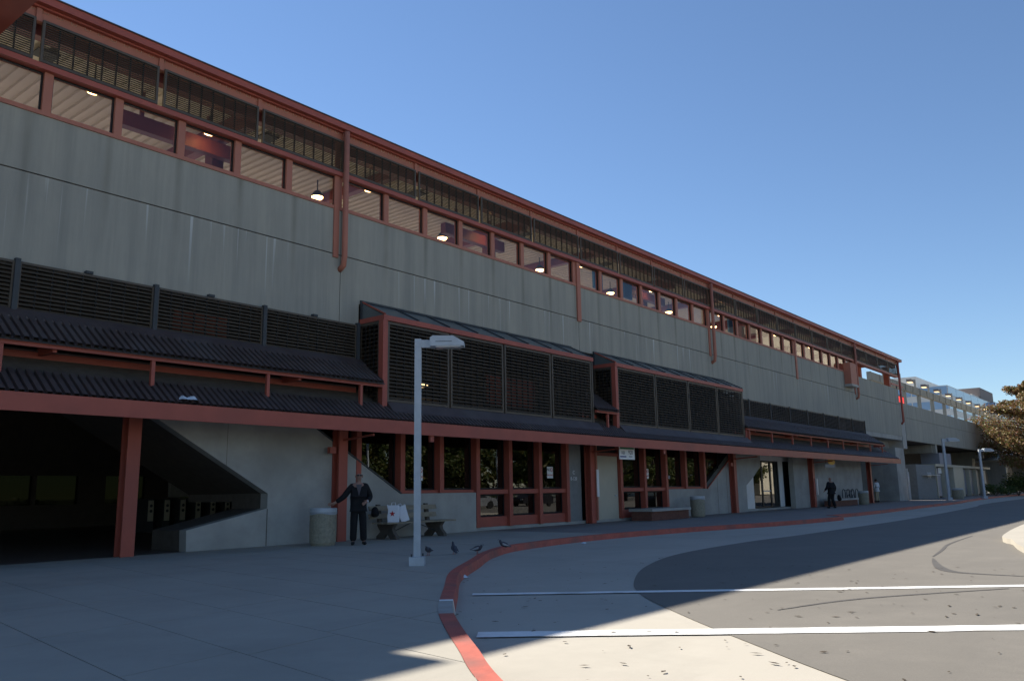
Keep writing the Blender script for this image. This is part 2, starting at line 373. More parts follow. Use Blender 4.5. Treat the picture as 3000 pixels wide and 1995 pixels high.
# plaza slabs (rotated grid), clipped to the kerb line
def clip(poly, a, b):   # keep left of a->b
    out = []
    for i in range(len(poly)):
        p = poly[i]; q = poly[(i+1) % len(poly)]
        sp = (b[0]-a[0])*(p[1]-a[1])-(b[1]-a[1])*(p[0]-a[0]); sq = (b[0]-a[0])*(q[1]-a[1])-(b[1]-a[1])*(q[0]-a[0])
        if sp >= 0: out.append(p)
        if sp*sq < 0: t = sp/(sp-sq); out.append((p[0]+(q[0]-p[0])*t, p[1]+(q[1]-p[1])*t))
    return out
SUBJ = [(-9, -30), (-2.5, -23)]+[p for p in KERB1 if p[0] < 21]+[(21, -.02), (-9, -.02)]
ang = R(8.6); ux = (math.cos(ang), math.sin(ang)); uy = (math.sin(ang), -math.cos(ang))    # uy runs towards the camera
def uv(u, v): return (3.35+ux[0]*u-abs(0)+(-uy[0])*v*1, -9.9+ux[1]*u-uy[1]*(-v)*-1)
def g2(u, v): return (3.35+ux[0]*u+uy[0]*(-v)*1.0, -9.9+ux[1]*u+(-math.cos(ang))*v)
for iu in range(-10, 18):
    for iv in range(-6, 6):
        gp = .006; u0, u1, v0, v1 = iu*1.05+gp, (iu+1)*1.05-gp, iv*2.3+gp+.2*(iu % 2), (iv+1)*2.3-gp+.2*(iu % 2)
        cell = [g2(u0, v0), g2(u0, v1), g2(u1, v1), g2(u1, v0)]
        poly = SUBJ
        area = sum(cell[i][0]*cell[(i+1) % 4][1]-cell[(i+1) % 4][0]*cell[i][1] for i in range(4))
        if area < 0: cell = cell[::-1]
        for i in range(4):
            poly = clip(poly, cell[i], cell[(i+1) % 4])
            if len(poly) < 3: break
        if len(poly) < 3: continue
        A = abs(sum(poly[i][0]*poly[(i+1) % len(poly)][1]-poly[(i+1) % len(poly)][0]*poly[i][1] for i in range(len(poly))))/2
        if A < .02: continue
        b = MB(); b.prism([(p[0], p[1]) for p in poly], -.011, random.uniform(-.002, .0), 'z'); b.build('paving_slab', PAVE, sw)
# kerbs
def kerb(P, i0, i1, m, name):
    b = MB(); W = .16
    for i in range(i0, i1):
        def off(k):
            a = Vector((*P[max(k-1, 0)], 0)); c = Vector((*P[min(k+1, len(P)-1)], 0)); d = (c-a).normalized(); return Vector((P[k][0]+d.y*W, P[k][1]-d.x*W, 0))
        a = Vector((*P[i], 0)); c = Vector((*P[i+1], 0)); a2 = off(i); c2 = off(i+1); z0, z1 = -.16, .004
        b.quad((a.x, a.y, z1), (c.x, c.y, z1), (c2.x, c2.y, z1), (a2.x, a2.y, z1))
        f = lambda p, q, e: Vector((q.x+(q.x-p.x)*e, q.y+(q.y-p.y)*e, 0))
        a3 = f(a, a2, .18); c3 = f(c, c2, .18)
        b.quad((a2.x, a2.y, z1), (c2.x, c2.y, z1), (c3.x, c3.y, z0), (a3.x, a3.y, z0))
        if i == i0: b.quad((a.x, a.y, z1), (a2.x, a2.y, z1), (a3.x, a3.y, z0), (a.x, a.y, z0))
        if i == i1-1: b.quad((c.x, c.y, z1), (c2.x, c2.y, z1), (c3.x, c3.y, z0), (c.x, c.y, z0))
    return b.build(name, m, kerbo)
kerbo = bpy.data.objects.new('kerb', None); COL.objects.link(kerbo); kerbo['kind'] = 'structure'
def near(P, x, y): return min(range(len(P)), key=lambda i: (P[i][0]-x)**2+(P[i][1]-y)**2)
ka = near(KERB1, 6.5, -11.95); kb = near(KERB1, 7.3, -11.15)
kerb(KERB1, 0, ka, KRED, 'painted_kerb'); kerb(KERB1, ka, kb-1, KCON, 'bare_kerb'); kerb(KERB1, kb-1, kb, PAINT, 'white_kerb_mark')
kerb(KERB1, kb, len(KERB1)-1, KRED, 'painted_kerb'); kerb(KERB2, 0, len(KERB2)-1, KRED, 'painted_kerb')
isl = smooth_line([(18.7, -15.75), (20.8, -15.25), (22.3, -14.95), (22.8, -14.75), (24.2, -14.5), (29.6, -14.15), (40, -13.8)], 4)
b = MB().prism(isl+[(40, -24), (15.5, -24), (15.2, -19)], -.15, -.02, 'z'); struct('traffic_island', b, STREETC)
# scattered dry leaves and grit on the street
b = MB(); rnd = random.Random(11)
for _ in range(340):
    t = rnd.random(); x = rnd.uniform(4.5, 16); y = rnd.uniform(-17.5, -9)
    if y < -8.9-(x-9.9)*-.3 and rnd.random() < .15: continue
    if x < 8.2 and y > -10.6: continue
    s = rnd.uniform(.006, .022); a = rnd.uniform(0, 6.3); el = rnd.uniform(1.2, 3.2)
    c, sn = math.cos(a), math.sin(a)
    b.quad(*[(x+px*c-py*sn, y+px*sn+py*c, -.130+rnd.uniform(0, .004)) for px, py in ((-s*el, 0), (0, -s), (s*el, 0), (0, s))])
b.build('dry_leaves', DEBRIS, None, False, 'stuff')['label'] = 'dark dry leaf fragments scattered over the street'
# ================================================================== station building
ST = thing('station_building', 'long concrete and red steel elevated station with louvred upper storey and canopy', 'station')
BAY0, BAY = 14.79, 12.19
bays = [BAY0+BAY*k for k in range(-1, 6)]            # 2.6 ... 75.74
bays[-1] = 75.72
# --- concrete panels, two rows, joint recessed
def lowbottom(x0, x1):
    cuts = [(-14, 15.5, 6.06), (15.5, 27.92, 6.74), (27.92, 40.36, 6.74), (40.36, 64.7, 6.02), (64.7, 76, 5.36)]
    return [(max(x0, a), min(x1, b), z) for a, b, z in cuts if min(x1, b)-max(x0, a) > .05]
edges = [-14]+bays
for a, c in zip(edges[:-1], edges[1:]):
    MB().box(a+.012, c-.012, 0, .25, 8.075, 9.40).build('concrete_panel', CONC, ST)
    b = MB()
    for x0, x1, z in lowbottom(a+.012, c-.012): b.box(x0, x1, 0, .25, z, 8.045)
    b.build('concrete_panel', CONC, ST)
box('backing_wall', CONCD, ST, -14, 75.6, .04, .24, 8.0, 8.12) if False else None
MB().box(-14, 75.6, .2505, .45, 7.0, 9.38).build('backing_wall', DCONC, ST)
# --- platform, roof deck
box('platform_slab', PAVE, ST, -14, 75.6, .46, 21, 7.0, 8.3)
box('rear_parapet', CONCD, ST, -14, 75.6, 21, 21.3, 7.0, 9.35)
def corrug(x0, x1, pitch, depth, f):     # f(x, h) -> two end points of the line
    b = MB(); x = x0; prof = []
    while x < x1:
        for dx, h in ((0, 0), (.34, 0), (.38, 1), (.96, 1)): prof.append((x+dx*pitch, h*depth))
        x += pitch
    ring = [f(px, h) for px, h in prof if px <= x1]
    for (a, c), (d, e) in zip(ring[:-1], ring[1:]): b.quad(a, d, e, c)
    return b
corrug(-14, 76.9, .30, .075, lambda x, h: ((x, -.02, 11.74+h), (x, 7.6, 11.74+h))).build('roof_deck', DECK, ST)
box('roof_cover', BROWN, ST, -14, 76.9, -.02, 7.8, 11.83, 11.99)
for x in bays:                                       # cross beams and platform columns
    xo = x-2.9
    if xo > 0: box('roof_beam', PURP, ST, xo, xo+.3, .56, 7.5, 11.2, 11.73)
    if xo > 0: box('platform_column', PURP, ST, xo, xo+.35, 2.2, 2.6, 8.3, 11.2)
    box('roof_beam', PURP, ST, x+2.6, x+2.85, .56, 7.5, 11.4, 11.73) if x < 70 else None
box('roof_purlin', PURP, ST, -14, 76.8, .30, .55, 11.35, 11.72)
box('roof_purlin', PURP, ST, -14, 76.8, 5.6, 5.9, 10.9, 11.19)
# --- clerestory windows
WIN = [3.55, 5.15, 6.73, 8.28, 9.84, 11.41, 13.02]
starts = []
for k in range(-1, 4):
    bx = BAY0+BAY*k
    if k == -1: ws = WIN+[14.78]
    else: ws = [bx+.13+1.703*i for i in range(7)]+[bx+12.05]
    starts.append(ws)
for ws in starts:
    for i in range(7):
        x0 = ws[i]; x1 = ws[i+1]-.19
        f = MB().box(x0, x1, .05, .11, 9.50, 9.53).box(x0, x1, .05, .11, 10.37, 10.40).box(x0, x0+.03, .05, .11, 9.5301, 10.3699).box(x1-.03, x1, .05, .11, 9.5301, 10.3699)
        wo = f.build('window', BLACK, ST)
        MB().box(x0+.03, x1-.03, .075, .083, 9.53, 10.37).build('pane', GLASS, wo)
        box('mullion', REDP, ST, x1+.003, x1+.187, -.02, .2, 9.503, 10.397)
box('sill_rail', REDP, ST, -14, 63.4, -.03, .22, 9.403, 9.50)
box('head_rail', RED, ST, -14, 75.9, -.13, .22, 10.405, 10.53)
# --- upper louvre panels
LJ = [3.5, 6.31, 9.1, 11.89, 14.80, 17.76, 20.84, 23.90, 27.05, 30.12]
while LJ[-1] < 75: LJ.append(LJ[-1]+3.045)
LJ[-1] = 75.75
def louvre(x0, x1, y, z0, z1, nsl, single, fr=.06, tilt=38, dep=.055, nb=8, face=None, M=BRONZE):
    f = MB(); f.box(x0, x1, y-.03, y+.03, z0, z0+fr).box(x0, x1, y-.03, y+.03, z1-fr, z1).box(x0, x0+fr, y-.03, y+.03, z0+fr, z1-fr).box(x1-fr, x1, y-.03, y+.03, z0+fr, z1-fr)
    p = f.build('louvre_panel', M, ST)
    w_ = x1-x0-2*fr; h_ = z1-z0-2*fr
    bb = MB()
    for k in range(1, nb): xx = x0+fr+w_*k/nb; bb.box(xx-.012, xx+.012, y-.004, y+.045, z0+fr, z1-fr)
    bb.build('louvre_bars', BLACK, p)
    ca, sa = math.cos(R(tilt)), math.sin(R(tilt)); th = .008
    def slat(b, zc, xa, xb):
        # blade slopes up and inwards
        d = Vector((0, ca, sa))*dep/2; n_ = Vector((0, -sa, ca))*th/2
        pr = [(-d-n_), (d-n_), (d+n_), (-d+n_)]
        b.prism([(q.y+y, q.z+zc) for q in pr], xa, xb, 'x')
    if single:
        mb = MB(); slat(mb, 0, x0+fr, x1-fr); me_ = mb.mesh('slat', M)
        for k in range(nsl): o = obj('slat', me_, p); o.location = (0, 0, z0+fr+h_*(k+.5)/nsl)
    else:
        mb = MB()
        for k in range(nsl): slat(mb, z0+fr+h_*(k+.5)/nsl, x0+fr, x1-fr)
        mb.build('slats', M, p, False, 'stuff')
    return p
for i, (a, c) in enumerate(zip(LJ[:-1], LJ[1:])):
    louvre(a+.07, c-.07, -.09, 10.55, 11.53, 17, i in (0, 1), .055, 48, .062)
    box('louvre_bracket', REDP, ST, c-.055, c+.055, -.05, .1, 11.50, 11.80)
# soffit panel and gutter above
box('fascia_panel', REDP, ST, -14, 76.2, .0, .14, 11.52, 11.80)
box('gutter_bracket', RED, ST, -14, 76.6, -.10, .15, 11.803, 11.845)
box('gutter', RED, ST, -14, 77.0, -.24, .0, 11.85, 12.02)
box('gutter_lip', BROWN, ST, -14, 77.02, -.27, .02, 12.021, 12.05)
# left projecting roof end
box('roof_overhang', RED, ST, -14, 5.55, -2.1, -.125, 10.75, 10.9)
# downpipes
for k, x in enumerate(bays[1:6]):
    big = k in (0, 2, 4)
    if big:
        xb = x-.02
        MB().tube([(xb, -.20, 11.8), (xb, -.20, 8.0), (xb, -.16, 7.72), (xb, .03, 7.62)], .085, 10).build('downpipe', REDP, ST, True)
        box('pipe_backplate', REDP, ST, x-.30, x-.12, -.05, -.004, 7.95, 11.5)
    else:
        box('downpipe', REDP, ST, x-.12, x+.12, -.07, -.004, 7.95, 10.39)
MB().tube([(75.85, -.16, 11.8), (75.85, -.16, 6.6), (75.85, .03, 6.4)], .09, 10).build('downpipe', RED, ST, True)
# end columns of open last bay
for x in (66.9, 75.2): box('platform_column', RED, ST, x, x+.4, .5, .95, 8.3, 11.35)
# red box hung on wall near the far end
wb = MB().box(61.0, 62.4, -.5, -.02, 8.5, 10.05).build('wall_cabinet', REDP, ST); box('cabinet_base', CONCD, wb, 60.95, 62.45, -.55, -.02, 8.33, 8.49)
# --- platform lamps, hanging signs behind the glass
def lampfit(x, y, z, rr=.2):
    b = MB().lathe([(rr*.35, z+.22), (rr*.6, z+.18), (rr*1.1, z+.02), (rr*1.1, z)], 14, (x, y)); p = b.build('platform_lamp', DKGREY, ST, True)
    MB().lathe([(rr*.98, z-.002), (rr*.8, z-.06), (rr*.3, z-.09)], 14, (x, y)).build('lamp_lens', LAMPON, p, True)
    MB().tube([(x, y, z+.2), (x, y, 11.75)], .02, 6).build('lamp_stem', DKGREY, p)
for x, y, z in ((8.1, 1.2, 11.0), (11.2, 1.2, 11.0), (16.9, 1.2, 11.0), (23.0, 1.2, 11.05), (29.2, 1.2, 11.0), (35.4, 1.2, 11.0), (43.3, 1.2, 11.0), (51.6, 1.2, 11.0), (58.0, 1.2, 11.0), (68.6, 1.2, 11.0),
                (16.5, 3.4, 11.15), (22.6, 3.4, 11.15), (29.0, 3.4, 11.15), (35.0, 3.4, 11.15), (41.2, 3.4, 11.15), (47.0, 3.4, 11.15)): lampfit(x, y, z)
for x in (8.9, 21.0, 34.2):
    hb = MB().box(x, x+3.4, 1.7, 1.95, 10.62, 11.02).build('hanging_sign_box', PURP, ST)
    for dx in (.7, 2.6): MB().bar((x+dx, 1.82, 11.02), (x+dx, 1.82, 11.74), .09).build('hanger', PURP, hb)
for x, c in ((30.1, TEAL), (32.7, TEAL), (44.3, TEAL)): box('info_screen', c, ST, x, x+.7, 1.2, 1.3, 10.15, 10.95)
for k in range(7): box('ceiling_vent', DKGREY, ST, 6.9+k*6.2, 7.4+k*6.2, 1.5, 1.95, 11.70, 11.733)
# --- lower canopies
SL = .70
YF, ZF0, ZF1 = -1.63, 2.855, 3.205
box('canopy_fascia', RED, ST, -14, 67.4, YF-.07, YF, ZF0, ZF1)
def slope_roof(x0, x1, ya, za, yb, zb, pitch=.165, dep=.045):
    return corrug(x0, x1, pitch, dep, lambda x, h: ((x, ya, za+h), (x, yb, zb+h)))
def zl(y): return ZF1-.02+(y-YF)*SL
slope_roof(-14, 67.3, YF, zl(YF), -.93, zl(-.93), .165, .075).build('corrugated_canopy_roof', BROWN, ST)
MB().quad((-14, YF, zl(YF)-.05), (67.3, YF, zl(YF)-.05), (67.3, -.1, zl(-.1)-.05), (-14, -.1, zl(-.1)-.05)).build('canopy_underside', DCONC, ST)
MB().prism([(YF, ZF0+.1), (YF, zl(YF)), (-.1, zl(-.1)), (-.1, zl(-.1)-.2)], 67.3, 67.36, 'x').build('canopy_end', RED, ST)
def upper_roof(x0, x1, posts, oriel=False):
    ye, ze, yt, zt = -1.20, 4.27, -.10, 5.03
    slope_roof(x0, x1, ye, ze, yt, zt-.02, .165, .07).build('corrugated_upper_roof', BROWN, ST)
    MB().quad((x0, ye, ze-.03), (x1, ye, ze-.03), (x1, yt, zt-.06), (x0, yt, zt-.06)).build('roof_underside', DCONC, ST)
    MB().prism([(-.40, 4.87), (-.10, 5.09), (-.10, 5.04), (-.40, 4.82)], x0, x1, 'x').build('roof_flashing', BROWN, ST)
    box('eave_beam', RED, ST, x0, x1-.02, -1.12, -1.03, 4.17, 4.262)
    for x in posts: box('eave_post', RED, ST, x-.04, x+.04, -1.1, -1.02, zl(-1.06)+.03, 4.168)
    box('inner_beam', RED, ST, x0, x1-.3, -.30, -.12, 3.72, 4.20)
    box('inner_beam_cap', DECK if False else BROWN, ST, x0, x1-.3, -.31, -.11, 4.203, 4.24)
    for x in posts[::2]: MB().bar((x+1.0, -1.0, 4.2), (x+1.0, -.2, 4.2), .08, .16).build('roof_bracket', RED, ST)
upper_roof(-14, 15.5, [-6.3, -3.3, -.25, 2.8, 5.84, 8.84, 11.76, 14.72])
upper_roof(26.36, 27.90, [27.2])
upper_roof(40.42, 65.15, [40.75+3.04*i for i in range(9)])
box('eave_post', RED, ST, 40.5, 40.75, -1.0, -.9, 3.7, 4.25)
# lower louvre bands at the wall
lp = [.2, 3.3, 6.33, 9.3, 12.25, 15.40]
for a, c in zip(lp[:-1], lp[1:]):
    louvre(a+.04, c-.04, -.07, 5.02, 6.08, 11, True, .05, 42, .10, 9)
    box('louvre_post', DKGREY, ST, c-.05, c+.05, -.15, -.035, 5.0, 6.13)
    MB().box(c-1.6, c-1.45, -.12, .0, 6.09, 6.15).build('fixing_bracket', DKGREY, ST)
rp = [40.45, 43.29]+[43.29+3.05*i for i in range(1, 8)]; rp[-1] = 64.68
for a, c in zip(rp[:-1], rp[1:]):
    louvre(a+.03, c-.03, -.07, 5.02, 6.02, 10, False, .05, 42, .10, 9)
    box('louvre_post', DKGREY, ST, c-.04, c+.04, -.13, -.035, 5.0, 6.05)
# --- oriel boxes
def oriel(x0, x1, mu):
    yf = -1.0
    box('oriel_beam', RED, ST, x0, x1, yf-.06, yf+.06, 6.125, 6.275)
    box('oriel_side_beam', RED, ST, x0-.001, x0+.12, yf+.0605, -.003, 6.13, 6.27)
    box('oriel_post', RED, ST, x0-.02, x0+.16, yf-.05, yf+.13, 3.62, 6.124)
    box('oriel_post', BRONZE, ST, x1-.08, x1, yf-.02, yf+.08, 3.7, 6.124)
    for i, (a, c) in enumerate(zip(mu[:-1], mu[1:])): louvre(a+.035, c-.035, yf+.02, 3.80, 6.11, 20, True, .075, 40, .115, 8)
    # side louvre: same blades turned
    for xs, sg in ((x0+.03, 1), (x1-.04, -1)):
        p = MB().box(xs-.025, xs+.025, yf+.14, yf+.20, 3.7, 6.12).box(xs-.025, xs+.025, -.07, -.005, 3.7, 6.12).box(xs-.025, xs+.025, yf+.2, -.07, 6.04, 6.12).build('side_louvre', BRONZE, ST)
        b = MB()
        for k in range(19):
            z = 3.86+k*.1195; d = .055
            b.prism([(xs-d*sg, z-.02), (xs+d*sg, z+.025), (xs+d*sg, z+.034), (xs-d*sg, z-.011)], yf+.2, -.07, 'y')
        b.build('slats', BRONZE, p, False, 'stuff')
        b = MB()
        for k in (1, 2, 3): yy = yf+.2+.73*k/4; b.box(xs-.022, xs+.022, yy-.015, yy+.015, 3.8, 6.04)
        b.build('louvre_bars', BLACK, p)
    # glazed lean-to roof
    zr0, zr1 = 6.278, 6.80
    MB().quad((x0+.05, yf-.05, zr0), (x1, yf-.05, zr0), (x1, 0-.004, zr1), (x0+.05, -.004, zr1)).build('oriel_roof', GLASSROOF, ST)
    n_ = int(round((x1-x0)/1.33))
    for k in range(n_+1):
        x = x0+.06+(x1-x0-.1)*k/n_
        MB().bar((x, yf-.05, zr0+.022), (x, -.02, zr1+.012), .05, .04).build('glazing_bar', RED if k == 0 else DKGREY, ST)
    MB().bar((x0, -.03, zr1+.02), (x1, -.03, zr1+.02), .06, .05).build('ridge_flashing', DKGREY, ST)
    MB().prism([(yf, zr0), (-.02, zr0), (-.02, zr1-.03)], x0+.045, x0+.055, 'x').build('gable_pane', GLASSROOF, ST)
    MB().prism([(-.075, zr0), (-.01, zr0), (-.01, zr1+.02), (-.075, zr1)], x0+.005, x0+.044, 'x').build('gable_frame', DKGREY, ST)
    # sloped flashing at the foot
    MB().prism([(yf-.32, zl(yf-.32)+.055), (yf-.015, 3.79), (yf-.015, 3.70), (yf-.32, zl(yf-.32)+.01)], x0+.2, x1+.25, 'x').build('foot_flashing', BROWN, ST)
oriel(15.54, 26.33, [15.70, 18.33, 20.96, 23.64, 26.25])
oriel(27.93, 40.36, [28.09, 31.20, 34.26, 37.28, 40.28])
MB().lathe([(.05, 4.6), (.17, 4.55), (.17, 4.5)], 12, (18.05, -.1)).build('concourse_lamp', TVON, ST)
box('inner_orange_panel', RED, ST, 10.1, 11.6, .5, .55, 5.0, 5.8); box('inner_orange_panel', RED, ST, 22.2, 25, .8, .85, 3.9, 5.4)
# --- ground floor: stair walls
W1 = [(10.46, -.02), (20.64, -.02), (20.64, 1.24), (17.24, 1.24), (13.02, 3.62), (8.54, 3.62), (12.62, 1.30), (12.62, .93), (10.44, .48)]
MB().prism(W1, 0, .30, 'y').build('stair_wall', CONCD, ST)
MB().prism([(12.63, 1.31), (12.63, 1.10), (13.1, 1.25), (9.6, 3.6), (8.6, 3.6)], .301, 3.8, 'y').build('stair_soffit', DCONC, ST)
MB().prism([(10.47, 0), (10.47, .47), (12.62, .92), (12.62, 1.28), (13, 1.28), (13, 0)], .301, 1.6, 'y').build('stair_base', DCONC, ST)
MB().bar((13.06, -.012, 3.61), (17.25, -.012, 1.25), .04, .05, (0, 1, 0)).build('coping_strip', DKGREY, ST)
MB().box(12.61, 12.63, -.006, 0, 0, .92).box(11.4, 11.408, -.003, 0, 1.98, 3.0).build('form_joint', DCONC, ST)
W2 = [(33.80, -.02), (42.45, -.02), (42.45, 1.37), (43.5, 1.85), (44.5, 2.40), (44.6, 3.62), (42.1, 3.62), (37.72, 1.24), (33.80, 1.24)]
MB().prism(W2, 0, .30, 'y').build('stair_wall', CONCD, ST)
MB().bar((37.74, -.012, 1.25), (42.1, -.012, 3.6), .05, .05, (0, 1, 0)).build('coping_strip', RED, ST)
MB().box(38.9, 38.915, -.004, 0, 0, 1.85).box(40.0, 40.012, -.004, 0, 0, 2.4).build('form_joint', DCONC, ST)
box('panel_wall', CONCD, ST, 49.5, 63.05, 0, .3, -.02, 3.62)
box('panel_wall', BLOCK, ST, 26.02, 26.95, .10, .3, -.02, 3.62)
box('base_kerb', CONCD, ST, 20.66, 33.79, .06, .36, -.02, .10)
# fins, rails and panes
def fin(x): box('window_fin', RED, ST, x-.09, x+.09, -.02, .34, .10 if x > 20.6 and x < 33.75 else 1.25, 3.62)
for x in (15.6, 17.31, 19.0, 20.74, 22.46, 24.19, 25.91, 27.87, 29.80, 31.77, 33.70, 35.60, 37.58): fin(x)
def pane(x0, x1, z0, z1, nm='window'):
    f = MB().box(x0, x1, .22, .29, z0, z0+.05).box(x0, x1, .22, .29, z1-.05, z1).box(x0, x0+.04, .22, .29, z0+.05, z1-.05).box(x1-.04, x1, .22, .29, z0+.05, z1-.05).build(nm, BLACK, ST)
    return MB().box(x0+.04, x1-.04, .25, .258, z0+.05, z1-.05).build('pane', GLASSG, f)
for a, c in ((13.6, 15.5), (15.7, 17.21), (17.41, 18.9), (19.1, 20.64), (33.8, 35.5), (35.7, 37.48), (37.68, 39.6)):
    z0 = 1.34; pane(a, c, z0 if 17.3 < a < 37.6 else (1.36 if a > 15.6 else 1.9), 3.6)
    if 17.3 < a < 37.6: box('sill_rail', RED, ST, a-.01, c+.01, .08, .30, 1.245, 1.335)
for a, c in ((20.84, 22.36), (22.56, 24.09), (24.29, 25.81), (29.90, 31.67), (31.87, 33.60)):
    pane(a, c, 1.34, 3.6); pane(a, c, .44, 1.17)
    box('mid_rail', RED, ST, a-.01, c+.01, .04, .30, 1.18, 1.33); box('kick_panel', RED, ST, a-.01, c+.01, .10, .30, .105, .43)
# cream service door
d = MB().box(27.98, 29.68, .12, .18, .10, 2.62).build('door', CREAM, ST); box('door_handle', GREYSTEEL, d, 29.4, 29.52, .08, .119, 1.0, 1.06)
box('door_frame', RED, ST, 27.97, 29.69, .06, .2, 2.625, 2.75); box('transom_panel', BLACK, ST, 27.97, 29.69, .2, .25, 2.751, 3.6)
# recessed white shopfront
box('shopfront_panel', WHITE, ST, 43.7, 44.85, .60, .7, .06, 2.95); box('shopfront_head', WHITE, ST, 44.86, 51.2, .60, .7, 2.78, 3.62)
box('shopfront_jamb', WHITE, ST, 48.65, 49.3, .58, .7, .12, 2.779); box('shopfront_jamb', WHITE, ST, 50.5, 51.15, .58, .7, .12, 2.779)
box('notice_plaque', DKGREY, ST, 50.7, 51.0, .55, .579, 1.35, 1.87)
box('shopfront_step', CONCD, ST, 42.5, 49.45, .3, .8, -.02, .1)
gd = MB().box(44.86, 48.64, .62, .68, .12, .2).box(44.86, 48.64, .62, .68, 2.68, 2.775).box(44.86, 44.95, .62, .68, .2, 2.68).box(46.05, 46.25, .62, .68, .2, 2.68).box(47.3, 47.5, .62, .68, .2, 2.68).box(48.5, 48.64, .62, .68, .2, 2.68).build('glass_door', BLACK, ST)
for a, c in ((44.95, 46.05), (46.25, 47.3), (47.5, 48.5)): MB().box(a, c, .645, .653, .2, 2.68).build('pane', GLASSG, gd)
MB().box(46.25, 47.3, .6, .62, 1.02, 1.08).build('push_bar', GREYSTEEL, gd)
box('dark_doorway', BLACK, ST, 49.31, 50.49, .66, .7, .1, 2.779)
box('canopy_hanger', RED, ST, 16.85, 17.0, -1.62, -1.55, 2.68, 2.853); box('canopy_hanger', RED, ST, 30.55, 30.7, -1.62, -1.55, 2.68, 2.853)
# columns
for x in (8.93, 14.80, 27.2, 40.5, 52.15, 64.4):
    c = MB().box(x-.15, x+.15, -.30, -.25, 0, 3.75).box(x-.15, x+.15, -.05, 0-.004, 0, 3.75).box(x-.03, x+.03, -.249, -.0505, 0, 3.75).build('canopy_column', RED, ST)
    if x > 10:
        MB().bar((x, -.28, 3.0), (x, YF+.02, 2.98), .06, .06).build('canopy_bracket', RED, c); MB().bar((x, -.28, 2.72), (x, YF+.1, 2.8), .05, .05).build('canopy_bracket', RED, c)
MB().box(27.36, 27.44, -.36, -.301, .1, 3.0).build('conduit', REDP, ST)
for x in (14.62, 40.3): box('junction_box', RED, ST, x-.28, x-.08, -.3, -.18, 2.35, 2.52)
# concourse interior (dark)
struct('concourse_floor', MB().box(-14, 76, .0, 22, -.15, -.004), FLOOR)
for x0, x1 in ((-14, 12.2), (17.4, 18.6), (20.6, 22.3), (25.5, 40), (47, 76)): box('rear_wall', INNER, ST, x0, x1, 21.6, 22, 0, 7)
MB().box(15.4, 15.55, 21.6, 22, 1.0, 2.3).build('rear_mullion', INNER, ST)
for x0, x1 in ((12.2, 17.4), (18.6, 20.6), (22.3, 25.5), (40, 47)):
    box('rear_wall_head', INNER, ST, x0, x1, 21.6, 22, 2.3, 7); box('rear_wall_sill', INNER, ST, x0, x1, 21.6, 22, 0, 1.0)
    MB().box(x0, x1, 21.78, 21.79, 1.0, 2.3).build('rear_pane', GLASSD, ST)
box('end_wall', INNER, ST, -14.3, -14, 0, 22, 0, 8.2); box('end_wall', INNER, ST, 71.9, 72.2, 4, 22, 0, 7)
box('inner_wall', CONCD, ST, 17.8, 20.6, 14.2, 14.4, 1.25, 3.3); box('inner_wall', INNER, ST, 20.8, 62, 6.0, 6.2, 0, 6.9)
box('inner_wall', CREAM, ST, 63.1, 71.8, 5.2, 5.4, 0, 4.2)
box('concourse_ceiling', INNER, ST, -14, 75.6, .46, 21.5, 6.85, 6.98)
# end pier and pilaster
box('end_pier', CONCD, ST, 72.9, 75.6, .0, 1.15, -.1, 4.32); box('end_pilaster', CONCD, ST, 75.73, 77.0, .02, 1.2, 4.33, 8.3)
box('end_wall_return', CONCD, ST, 72.9, 75.6, 1.16, 8, 0, 5.3)
box('edge_beam', CONCD, ST, 64.7, 75.6, .02, 1.4, 5.0, 5.355)
# wall lettering
for s, z, sz in (('C', 1.93, .2), ('8-120', 1.70, .19)): text('wall_lettering', s, sz, SIGNW, ST, (26.45, .094, z))
# ------------------------------------------------------------------ viaduct beyond the station
VI = thing('railway_viaduct', 'weathered concrete railway viaduct girder continuing beyond the red station end', 'viaduct')
for k in range(9):
    a = 77.05+k*12; box('parapet_panel', CONC, VI, a+.012, a+11.988, .02, .3, 7.06, 8.28-.004*k); box('girder_panel', CONC, VI, a+.012, a+11.988, .0, .3, 5.08, 7.03)
box('girder_core', DCONC, VI, 77.05, 185, .301, 5, 5.1, 7.9)
for x in (88.6, 112.8, 137, 161):
    MB().prism([(x-1.0, 4.3), (x-1.0, 5.07), (x+1.0, 5.07), (x+1.0, 4.3)], .35, 8.4, 'y').build('crosshead', CONC, VI)
    if x > 100: MB().prism([(-1.4, 4.3), (1.4, 4.3), (.9, 0), (-.9, 0)], x-.8, x+.8, 'x').build('viaduct_pier', CONC, VI); VI.children[-1].location = (0, 2.6, 0)
    box('crosshead_nib', CONC, VI, x-.9, x-.2, .05, .349, 4.25, 5.079)
box('abutment_wall', DCONC, VI, 77.05, 185, 5.6, 5.9, 0, 5.09); box('viaduct_far_face', DCONC, VI, 77.05, 185, 8.2, 8.5, 5.1, 8.2)
